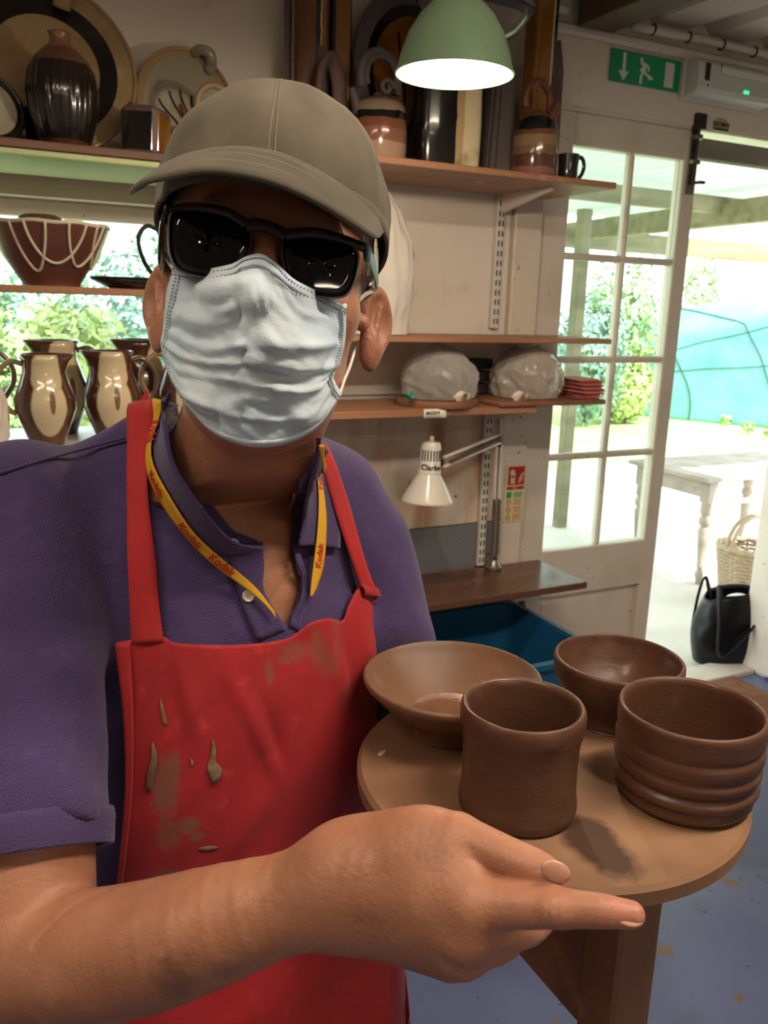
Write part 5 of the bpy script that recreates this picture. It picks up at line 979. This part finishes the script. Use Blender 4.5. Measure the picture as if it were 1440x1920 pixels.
# placket strips and buttons
def f_und2(P): return f_trunk(P)
MB().grid(ribbon([(428, 1030), (436, 1080), (455, 1140), (480, 1200)], [(489, 1016), (492, 1062), (493, 1110), (534, 1178)], 26, 7, f_und2, .0030)).build('placket', M_polo2, polo, smooth=180, solid=.002, recalc=False)
MB().grid(ribbon([(546, 1024), (550, 1055), (564, 1095), (540, 1172)], [(556, 1026), (561, 1056), (576, 1096), (556, 1182)], 26, 5, f_und2, .0035, disp=lambda X, Y: .0016*np.sin(Y/11.))).build('placket', M_polo2, polo, smooth=180, solid=.002, recalc=False)
M_btn = mat('pearl_button', '#cfc3ac', .3, coat=.3)
for (px, py) in ((434, 1023), (462, 1117)):
    P = march([px], [py], f_und2)[0]; g = grad(P[None], f_und2)[0]; Rb = frame(g); c = P+g*.0052
    b = MB().lathe([(0, -.0006), (.0052, -.0006), (.0058, .0004), (.0050, .0011), (.0040, .0006), (0, .0006)], 28, c, Rb).build('button', M_btn, polo, smooth=50)
    for (x, y) in ((-.0011, -.0011), (.0011, -.0011), (-.0011, .0011), (.0011, .0011)): MB().ell(c+Rb@np.array((x, y, .0008)), (.0006, .0006, .0003), 8, 5).build('button_hole', M_polo2, b)
# shoulder seam
P = ribbon([(0, 889), (90, 862), (180, 838), (236, 822)], [(0, 893), (90, 866), (180, 842), (236, 826)], 30, 3, f_under, .0030); MB().grid(P).build('seam', M_polo2, polo, smooth=180, solid=.0015, recalc=False)
# --- trousers and shoes (below the picture)
M_tr = mat('dark_trousers', '#2b2c33', .8)
def f_legs(P):
    q = (P-OT)@TA; zf = OT[2]; d = sd_ell(q, (0, -.01, -.50), (.158, .105, .12))
    for s in (-1, 1): d = smin(d, sd_cone(q, (s*.085, 0, -.52), (s*.095, .01, -(zf-.46)), .082, .060), .04); d = smin(d, sd_cone(q, (s*.095, .01, -(zf-.46)), (s*.10, -.02, -(zf-.07)), .060, .050), .03)
    return d
v, f = surface(f_legs, *bounds([T(-.2, -.13, -.36), T(.2, .13, -OT[2]+.03)], .03), .009); MB().add(v, f).build('trousers', M_tr, man, smooth=180, recalc=False)
for s in (-1, 1):
    c = T(s*.10, .04, 0); c[2] = 0
    def f_shoe(P, c=c):
        q = (P-c)@TA; d = smin(sd_ell(q, (0, .05, .030), (.045, .09, .036)), sd_ell(q, (0, -.06, .042), (.040, .06, .050)), .04); return smax(d, -q[:, 2]+.002, .004)
    v, f = surface(f_shoe, c+np.array((-.08, -.18, -.02)), c+np.array((.08, .18, .12)), .005); MB().add(v, f).build('shoe', M_leather, man, smooth=180, recalc=False)
# --- apron
def f_apron(P):
    q = (P-OT)@TA; d = sd_ell(q, (0, 0, -.14), (.182, .120, .21)); d = smin(d, sd_ell(q, (0, .0, -.36), (.168, .116, .24)), .10); d = smin(d, sd_ell(q, (0, .025, -.60), (.206, .172, .30)), .06); return smin(d, sd_cone(q, (0, .0, -.60), (0, .02, -1.0), .165, .185), .06)
def march(px, py, fn, t0=.42, t1=1.4):
    px = np.asarray(px, float).ravel(); py = np.asarray(py, float).ravel(); D = np.stack([(px-720)/FPX, (py-960)/FPX, np.ones_like(px)], 1)@CM; L = np.linalg.norm(D, axis=1)
    t = np.full(len(px), t0); best = np.full(len(px), 1e9); bt = t.copy()
    for _ in range(70):
        d = fn(CO+D*t[:, None]); b = d < best; best[b] = d[b]; bt[b] = t[b]; t = np.minimum(t+np.maximum(d, 0)/L*.85, t1)
    return CO+D*bt[:, None]
M_apron = mat('red_cotton', '#a51b20', .78, sheen=.08, var=[('#8f171b', 6, .4, .7), ('#bd3a30', 60, .6, .85), ('#7d4a33', 8, .66, .76, (1.4, 1.4, .6))], bump=[('wave', 420, .12), ('noise', 60, .15)],
    stains=[(rm(march([x], [y], f_apron)[0]), r, '#7a4c38', a) for (x, y, r, a) in ((305, 1470, (.014, .03, .036), .9), (325, 1430, (.006, .03, .02), .85), (312, 1560, (.012, .03, .02), .7), (350, 1540, (.012, .03, .010), .95), (365, 1560, (.008, .03, .006), .9), (308, 1636, (.014, .03, .012), .95), (545, 1218, (.02, .03, .012), .6), (500, 1255, (.006, .03, .016), .6), (470, 1690, (.012, .03, .01), .5), (780, 1880, (.012, .03, .02), .6))])
M_apron2 = mat('red_cotton_band', '#ad2122', .78, sheen=.1, var=[('#8f1a1c', 10, .45, .75)], bump=[('wave', 500, .15)])
ap = thing('_tmp', None, None, (0, 0, 0)); bpy.data.objects.remove(ap)
Lft = spline([(222, 1202), (236, 1330), (240, 1460), (232, 1580), (222, 1680), (170, 1790), (40, 1880), (-20, 2000), (-40, 2250), (-50, 2600)], 110)
Rgt = spline([(706, 1112), (750, 1196), (768, 1330), (776, 1460), (778, 1580), (776, 1690), (778, 1770), (796, 1860), (806, 2010), (830, 2250), (850, 2600)], 110)
Top = spline([(222, 1202), (268, 1194), (306, 1192), (335, 1204), (440, 1207), (530, 1196), (572, 1166), (600, 1158), (628, 1163), (640, 1135), (662, 1102), (706, 1112)], 70)
vv = np.linspace(0, 1, 110); uu = np.linspace(0, 1, 70); dl = Top[0]+(Top[-1]-Top[0])*uu[:, None]
G2 = Lft[:, None]*(1-uu)[None, :, None]+Rgt[:, None]*uu[None, :, None]+(np.clip(1-vv/.22, 0, 1)**1.5)[:, None, None]*(Top-dl)[None]
X, Y = G2[..., 0], G2[..., 1]
fold = .0030*vnoise(np.stack([X/95., Y/260., 0*X], -1), 2)+.0018*vnoise(np.stack([X/40.+Y/60., Y/120., 0*X+3], -1), 5)
def crease(x0, y0, x1, y1, w, a):
    e = np.array((x1-x0, y1-y0), float); l = np.hypot(*e); t = np.clip(((X-x0)*e[0]+(Y-y0)*e[1])/(l*l), 0, 1); d = np.hypot(X-x0-t*e[0], Y-y0-t*e[1]); return a*np.exp(-(d/w)**2)*np.sin(np.clip(t*math.pi, .15, 3))
fold = fold+crease(440, 1270, 520, 1470, 13, .0050)+crease(560, 1280, 520, 1450, 14, .0035)-crease(480, 1290, 530, 1440, 9, .004)+crease(600, 1170, 640, 1330, 16, .005)+crease(655, 1120, 690, 1300, 13, .005)-crease(630, 1170, 665, 1340, 10, .003)+crease(330, 1210, 380, 1420, 16, .003)+crease(420, 1215, 440, 1330, 12, .0025)+crease(745, 1760, 690, 1990, 18, .006)-crease(770, 1790, 735, 1990, 14, .004)+crease(560, 1800, 470, 1930, 26, .006)
fold = fold+.004*np.exp(-((Y-1165)/40)**2)*np.exp(-((X-600)/38)**2)
apron = MB().grid(drape(X, Y, f_apron, .0075, fold)).build('apron', M_apron, man, smooth=180, solid=.0022, recalc=False)
def strip(name, rows, off, mt=M_apron2, fn=f_apron, par=None, **kw):
    return MB().grid(ribbon(rows[0], rows[1], 60, 5, fn, off, **kw)).build(name, mt, par or apron, smooth=180, solid=.0016, recalc=False)
strip('hem', ([(222, 1203), (236, 1330), (240, 1460), (232, 1580), (222, 1680)], [(248, 1203), (254, 1330), (253, 1460), (243, 1580), (231, 1680)]), .0098)
strip('hem', ([(690, 1110), (733, 1196), (752, 1330)], [(708, 1112), (752, 1196), (770, 1330)]), .0100)
strip('neck_strap', ([(252, 752), (243, 800), (238, 900), (237, 1000), (240, 1100), (246, 1205)], [(302, 738), (292, 800), (290, 900), (290, 1000), (296, 1100), (308, 1200)]), .0085, fn=f_under, crown=.001)
strip('neck_strap', ([(578, 806), (588, 850), (607, 920), (630, 1000), (654, 1072), (668, 1112)], [(588, 812), (622, 880), (649, 960), (672, 1040), (691, 1092), (708, 1116)]), .0085, fn=f_under, crown=.001)
strip('strap_fold', ([(655, 1098), (680, 1104), (700, 1108)], [(662, 1118), (684, 1122), (712, 1124)]), .0125, crown=.003)
# strap over the back of the neck
Gs = drape(np.array([[254, 280, 300]]*1, float), np.array([[754, 744, 738]], float), f_under, .0085)[0]; Gr = drape(np.array([[579, 583, 588]], float), np.array([[806, 809, 812]], float), f_under, .0085)[0]
ps = [Gs[1], T(-.088, -.04, .062), T(-.055, -.092, .056), T(.02, -.10, .056), T(.070, -.07, .052), T(.082, -.04, .040)]
cl = spline(ps, 40); MB().grid(np.array([[c+TA@np.array((0, -.004*abs(w), w*.011)) for w in (-1, 0, 1)] for c in cl])).build('neck_strap', M_apron2, apron, smooth=180, solid=.0016, recalc=False)
# clay smears on the apron
M_smear = mat('dried_clay', '#6d5138', .85, var=[('#8c735a', 60, .45, .7)]); M_smear2 = mat('pale_dried_clay', '#7c5c47', .9, var=[('#8d7560', 70, .5, .7)])
def smear(pts, mt, off=.0092):
    c = np.mean(pts, 0); Q = spline(pts, 44, True); rr_ = np.linspace(0, 1, 5); Xs = c[0]+(Q[:, 0]-c[0])[:, None]*rr_; Ys = c[1]+(Q[:, 1]-c[1])[:, None]*rr_
    # follow the apron surface: same drape and folds
    f_ = lambda x, y: 0*x
    P = drape(Xs, Ys, f_apron, off+.003*vnoise(np.stack([Xs/95., Ys/260., 0*Xs], -1), 2)+.0018*vnoise(np.stack([Xs/40.+Ys/60., Ys/120., 0*Xs+3], -1), 5)+.0006*(1-rr_)[None]); MB().grid(P, True).build('clay_smear', mt, apron, smooth=180, recalc=False, solid=.0006)
smear([(396, 1380), (402, 1400), (400, 1416), (411, 1432), (407, 1450), (397, 1460), (390, 1444), (386, 1428), (392, 1410)], M_smear, .0100)
smear([(288, 1384), (297, 1410), (292, 1440), (286, 1470), (278, 1472), (279, 1440), (286, 1412)], M_smear, .0100)
smear([(302, 1305), (308, 1325), (314, 1350), (308, 1352), (302, 1328)], M_smear2)
smear([(356, 1416), (361, 1420), (361, 1428), (357, 1428)], M_smear2); smear([(372, 1580), (392, 1576), (406, 1578), (392, 1584), (378, 1584)], M_smear2)

# --- lanyard
M_lan = mat('yellow_webbing', '#cf9a1c', .7, bump=[('wave', 500, .3)]); M_print = mat('red_print', '#b3301f', .6)
lan = thing('_t', None, None, (0, 0, 0)); bpy.data.objects.remove(lan)
LL = [(284, 770), (288, 805), (288, 862), (307, 914), (364, 1005), (410, 1062), (484, 1130), (508, 1158)]; LR = [(294, 752), (299, 777), (302, 851), (342, 931), (376, 988), (418, 1039), (467, 1096), (505, 1145)]
RL_ = [(578, 815), (581, 851), (580, 919), (578, 976), (575, 1033), (569, 1084), (566, 1118)]; RR = [(586, 815), (586, 857), (595, 948), (596, 1000), (590, 1060), (578, 1101), (569, 1119)]
g1 = ribbon(LL, LR, 60, 5, f_under, .0105); g2 = ribbon(RL_, RR, 60, 5, f_under, .0130)
lan = MB().grid(g1).build('lanyard', M_lan, man, smooth=180, solid=.0010, recalc=False); MB().grid(g2).build('lanyard_strand', M_lan, lan, smooth=180, solid=.0010, recalc=False)
def print_on(G, row, size, flip, txt='Kodak'):
    V, F = text_mesh(txt, size, .0001, size*.03); n = G.shape[0]; c = G[row, 2]; t = G[min(row+3, n-1), 2]-G[max(row-3, 0), 2]; t /= np.linalg.norm(t); ac = G[row, -1]-G[row, 0]
    nrm = CO-c; nrm /= np.linalg.norm(nrm); ac = ac-t*(ac@t); ac /= np.linalg.norm(ac); m = np.cross(t, ac); m = m if m@nrm > 0 else -m
    x = -t if flip else t; y = np.cross(m, x); MB().add(c+m*.0010+V[:, :1]*x+V[:, 1:2]*y+V[:, 2:]*m, F).build('lettering', M_print, lan, smooth=0, recalc=False)
for row in (13, 23, 33, 42): print_on(g1, row, .0105, False)
for row, sz in ((17, .0062), (39, .0090)): print_on(g2, row, sz, True)
# --- face mask
def f_mask(P):
    q = (P-HO)@HA; d = smin(sd_ell(q, (0, -.045, .030), (.0665, .080, .066)), sd_ell(q, (0, -.008, .026), (.0695, .060, .060)), .02); mm = np.stack([np.abs(q[:, 0]), q[:, 1], q[:, 2]], 1); d = smin(d, sd_ell(mm, (.043, -.012, .060), (.026, .026, .026)), .02); d = smin(d, sd_ell(q, (0, -.075, .045), (.052, .052, .056)), .03); d = smin(d, sd_cone(q, (0, .020, .094), (0, -.022, .114), .008, .0135), .035); d = smin(d, sd_cone(q, (0, -.022, .114), (0, -.10, .082), .012, .022), .05); return d
mt_ = spline([(334, 505), (385, 512), (440, 506), (466, 493), (490, 489), (514, 505), (546, 532), (600, 556), (642, 576)], 60); mb_ = spline([(350, 742), (398, 800), (445, 825), (490, 832), (540, 823), (588, 795), (629, 737)], 60)
ml = spline([(334, 505), (322, 560), (318, 618), (315, 650), (328, 700), (350, 742)], 56); mr = spline([(642, 576), (639, 625), (626, 682), (614, 708), (629, 737)], 56)
u = np.linspace(0, 1, 60)[None, :, None]; v_ = np.linspace(0, 1, 56)[:, None, None]
Q = (1-v_)*mt_[None]+v_*mb_[None]+(1-u)*ml[:, None]+u*mr[:, None]-((1-u)*(1-v_)*mt_[0]+u*(1-v_)*mt_[-1]+(1-u)*v_*mb_[0]+u*v_*mb_[-1])
X, Y = Q[..., 0], Q[..., 1]; U = np.broadcast_to(u[..., 0], X.shape); Vv = np.broadcast_to(v_[..., 0], X.shape)
edge = np.minimum(1, np.minimum(np.minimum(U, 1-U)*7, np.minimum(Vv, 1-Vv)*9))
def saw(c, a, w): x = (Vv-c)+.035*np.sin(U*5+c*9); return a*np.where(x < 0, np.exp(x/w), np.exp(-x/.018))
disp = edge*(saw(.38, .0050, .07)+saw(.52, .0060, .06)+saw(.66, .0055, .05)+saw(.82, .0040, .05)+.0035*vnoise(np.stack([U*5, Vv*11, 0*U], -1), 3)+.0050*np.abs(vnoise(np.stack([U*7+Vv*3, Vv*8-U*3, 0*U+2], -1), 8))+.002*np.abs(vnoise(np.stack([U*15-Vv*6, Vv*18, 0*U+5], -1), 11)))
MG = drape(X, Y, f_mask, .0045, disp)
M_mask = mat('mask_fabric', '#bac6cd', .8, sheen=.1, var=[('#a9bccb', 22, .45, .75)], bump=[('noise', 160, .25), ('voronoi', 900, .12)])
mask = MB().grid(MG).build('face_mask', M_mask, man, smooth=180, solid=.0012, recalc=False)
def edge_band(idx, name):
    A = np.stack([MG[i] if ax == 0 else MG[:, i] for ax, i in idx], 1); C_ = CO-A; C_ /= np.linalg.norm(C_, axis=2)[..., None]; return MB().grid(A+C_*.0010).build(name, M_mask, mask, smooth=180, solid=.0006, recalc=False)
edge_band([(0, 0), (0, 1), (0, 2), (0, 3)], 'edge_band'); edge_band([(1, 0), (1, 1), (1, 2)], 'edge_band'); edge_band([(1, -1), (1, -2), (1, -3)], 'edge_band'); edge_band([(0, -1), (0, -2), (0, -3)], 'edge_band')
k = MB()
def dots(line, n):
    for P in spline(line, n):
        d = CO-P; d /= np.linalg.norm(d); k.ell(P+d*.0021, (.0008, .0006, .0005), 6, 4)
dots(MG[1], 70); dots(MG[3], 70); dots(MG[4:, 1], 46); dots(MG[4:, 2], 46); dots(MG[4:, -2], 46); dots(MG[4:, -3], 46)
k.build('stitch_dots', mat('stitch_blue', '#6f7f8c', .8), mask, kind='stuff', smooth=180)
M_loop = mat('white_elastic', '#d8d0c6', .8)
e_top = H(.082, .020, -.012); MB().tube(spline([MG[1, -2], W(668, 566, .635), W(690, 549, .652), e_top, H(.087, .0, -.028), H(.080, -.03, -.02)], 30), .0021, 8, flat=(1, .5)).build('ear_loop', M_loop, mask, smooth=180)
MB().tube(spline([MG[-2, -2], W(646, 712, .634), W(656, 688, .648), W(664, 662, .672), W(672, 640, .69)], 24), .0021, 8, flat=(1, .5)).build('ear_loop', M_loop, mask, smooth=180)
MB().tube(spline([MG[1, 1], W(322, 500, .618), W(306, 478, .64), H(-.082, .022, -.010), H(-.085, 0, -.025)], 24), .0021, 8, flat=(1, .5)).build('ear_loop', M_loop, mask, smooth=180)
# --- sunglasses
def onw(px, py, w0, k1=2.0, k2=0.0):   # ray onto the curved front of the glasses (head coordinates)
    d = _ray(px, py); t = .55
    for _ in range(12):
        q = (CO+d*t-HO)@HA; g = q[2]-(w0-k1*q[0]**2-k2*(q[1]-.02)); t -= g/((d@HA)[2])
    return CO+d*t
M_fr = mat('black_frame', '#241b1a', .42); M_lens = mat('dark_lens', '#070506', .05, spec=.5)
sg = thing('_s', None, None, (0, 0, 0)); bpy.data.objects.remove(sg)
LENS = {'l': [(322, 400), (350, 395), (405, 402), (448, 416), (467, 436), (466, 470), (449, 503), (424, 518), (380, 518), (338, 506), (321, 480), (317, 440)], 'r': [(531, 450), (548, 440), (600, 446), (648, 458), (668, 470), (671, 492), (663, 528), (648, 552), (620, 557), (574, 548), (545, 526), (532, 490)]}
fw = HA[:, 2]; sgo = None
for kx in ('l', 'r'):
    Q = spline(LENS[kx], 64, True); c = Q.mean(0); cp = np.array([onw(x, y, .108) for x, y in Q]); rows = []
    for r in (0, .4, .75, 1): rows.append([onw(c[0]+(x-c[0])*r, c[1]+(y-c[1])*r, .108+.0008*(1-r*r)) for x, y in Q])
    fr = [[onw(c[0]+(x-c[0])*r, c[1]+(y-c[1])*r, .108+o) for x, y in Q] for r, o in ((.985, .0010), (1.0, .0016), (1.04, .0016), (1.052, .0008), (1.052, -.0025), (.985, -.0025))]
    o = MB().grid(np.array(fr), True, True)
    if sgo is None: sgo = o.build('sunglasses', M_fr, man, smooth=50)
    else: o.build('rim', M_fr, sgo, smooth=50)
    MB().grid(np.array(rows), False, True).build('lens', M_lens, sgo, smooth=180, solid=.0016, recalc=False)
def barp(pts, w, name, mt=M_fr, flat=(1, .5), up=None): return MB().tube(spline(pts, 18), w, 10, flat=flat, up=up if up is not None else HA[:, 1]).build(name, mt, sgo, smooth=50)
barp([onw(462, 424, .109), onw(482, 421, .110), onw(505, 427, .110), onw(535, 442, .109)], .0042, 'bridge')
barp([onw(318, 394, .107), onw(360, 388, .108), onw(420, 396, .109), onw(462, 420, .109)], .0030, 'top_bar'); barp([onw(535, 440, .109), onw(590, 436, .109), onw(640, 448, .108), onw(682, 464, .106)], .0034, 'top_bar')
er_ = onw(684, 474, .104); el_ = onw(314, 404, .104)
for (e, s) in ((er_, 1), (el_, -1)):
    q = (e-HO)@HA; barp([e, H(q[0]+s*.004, q[1]+.001, q[2]-.008), H(s*.080, .026, .02), H(s*.083, .026, -.014), H(s*.082, .002, -.035)], .0058, 'temple', mat('teal_temple_%d' % s, '#41555a' if s > 0 else '#2a2424', .35), flat=(1, .28))
for (x0, y0, x1, y1) in ((474, 455, 466, 480), (522, 470, 526, 492)): barp([onw(x0, y0, .104), onw(x1, y1, .100)], .0035, 'nose_pad', mat('nose_pad_%d' % x0, '#4a3a34', .3))
# --- hair, then cap
M_hair = mat('grey_hair', '#aaa193', .6, var=[('#7b7265', 40, .4, .7, (6, 1, 1))])
def f_hair(P):
    q = (P-HO)@HA; d = sd_ell(q, (0, .050, -.014), (.0795, .096, .100)); d = smax(d, q[:, 2]-.048+.4*np.maximum(q[:, 1]-.03, 0), .006); d = smax(d, -(q[:, 1]-.014+.55*(q[:, 2]-.02)*(q[:, 2] > .02)+.9*np.minimum(q[:, 2]+.02, 0)*.6), .005); d = smax(d, q[:, 1]-.085, .004); return d+.0012*vnoise(np.stack([q[:, 0]*160, q[:, 1]*40, q[:, 2]*160], 1), 3)
v, f = surface(f_hair, *bounds([H(-.09, -.05, -.12), H(.09, .12, .06), H(-.09, .12, .06), H(.09, -.05, -.12)], .02), .0028); hair = MB().add(v, f).build('hair', M_hair, man, smooth=180, recalc=False)
k = MB()
for s in (-1, 1):
    for i in range(220):
        w = rng.uniform(-.03, .044); v0 = rng.uniform(.035, .055); L = rng.uniform(.012, .026); u0 = .0805-max(w-.0, 0)*.14
        k.tube([H(s*(u0+.001), v0, w), H(s*(u0+.0022), v0-L*.5, w-.004*rng.uniform(0, 1)), H(s*(u0+.0005+.002*rng.uniform(0, 1)), v0-L, w-.010*rng.uniform(0, 1))], [.0004, .0003, .0001], 4, cap=False)
k.build('strands', mat('hair_strand', '#c2b9aa', .5), hair, smooth=180, kind='stuff', recalc=False)
M_cap = mat('khaki_twill', '#4e4739', .88, sheen=.06, var=[('#6a614f', 9, .42, .66), ('#3b362c', 14, .55, .78)], bump=[('wave', 460, .22, (1, 1, .8)), ('noise', 50, .2)])
CC = (0, .050, -.006)
def crown(ph, q):
    r = max(1-q**2.5, 0)**(1/2.1); sn, cs = math.sin(ph), math.cos(ph)
    vb = .052-.018*(1-cs)/2*1.6+.014*max(-sn, 0)+.011*max(sn, 0); z = vb+(.162-vb)*q; k = 1-.012*math.exp(-(min(abs(math.remainder(ph, math.pi/3)), 1)/.05)**2)*(q < .97)
    bul = 1+.018*math.sin(math.pi*min(q*1.3, 1)); n = float(vnoise(np.array([[sn*3, cs*3, q*4]]), 7)[0])*.030*q*(1-q)*3+float(vnoise(np.array([[sn*8, cs*8, q*9]]), 17)[0])*.010*q*(1-q)*3
    return H((.0885*r*bul*k+n*.1)*sn, z+n*.06, CC[2]+(.108*r*bul*k+n*.1)*cs)
rows = [[crown(ph, q) for ph in np.linspace(0, 2*math.pi, 120, endpoint=False)] for q in (0, .05, .12, .22, .32, .42, .52, .62, .71, .79, .86, .92, .96, .985, .998)]
cap = MB().grid(np.array(rows), False, True).build('cap', M_cap, man, smooth=180, solid=.002, recalc=False)
MB().ell(H(0, .163, CC[2]), (.009, .009, .004), 16, 8, HA@np.array([[1, 0, 0], [0, 0, 1], [0, 1, 0]])).build('top_button', M_cap, cap, smooth=180)
for j in range(6):
    for dq in (-.028, .028):
        k = [crown(j*math.pi/3+dq*(1-.6*q), q)+(crown(j*math.pi/3, q)-H(*CC))*.008 for q in np.linspace(.03, .95, 24)]; MB().tube(k, .0006, 5).build('stitching', mat('cap_thread_%d%d' % (j, dq > 0), '#72695a', .8), cap, smooth=180)
MB().grid(np.array([[crown(ph, q)+(crown(ph, q)-H(CC[0], .05, CC[2]))*.010 for q in (0, .04, .09)] for ph in np.linspace(0, 2*math.pi, 100, endpoint=False)]), True).build('sweatband_edge', M_cap, cap, smooth=180, solid=.001, recalc=False)
def onwp(px, py, w):
    d = _ray(px, py); t = ((HO-CO)@HA[:, 2]+w)/(d@HA[:, 2]); return CO+d*t
bo = spline([(242, 362), (262, 346), (310, 334), (380, 322), (450, 328), (520, 346), (590, 378), (650, 414), (700, 446), (713, 440)], 50); bi = spline([(312, 322), (328, 306), (360, 292), (420, 284), (480, 284), (540, 297), (600, 325), (655, 362), (700, 405), (716, 436)], 50)
tt_ = np.linspace(-1, 1, 50); rows = []
for r in np.linspace(0, 1, 12):
    row = []
    for i in range(50):
        wo = .070+.100*(1-abs(tt_[i])**2.4); wi = .050+.050*(1-abs(tt_[i])**2.0); A = onwp(*bi[i], wi); B = onwp(*bo[i], wo); row.append(A+(B-A)*r+HA[:, 1]*.006*math.sin(r*math.pi)*(1-tt_[i]**2))
    rows.append(row)
MB().grid(np.array(rows)).build('brim', M_cap, cap, smooth=180, solid=.0032, recalc=False)
for r in (3, 5, 7, 9): MB().tube(np.array(rows)[r, 2:-2]+HA[:, 1]*.0017, .0005, 5).build('brim_stitching', MATS['cap_thread_00'], cap, smooth=180)
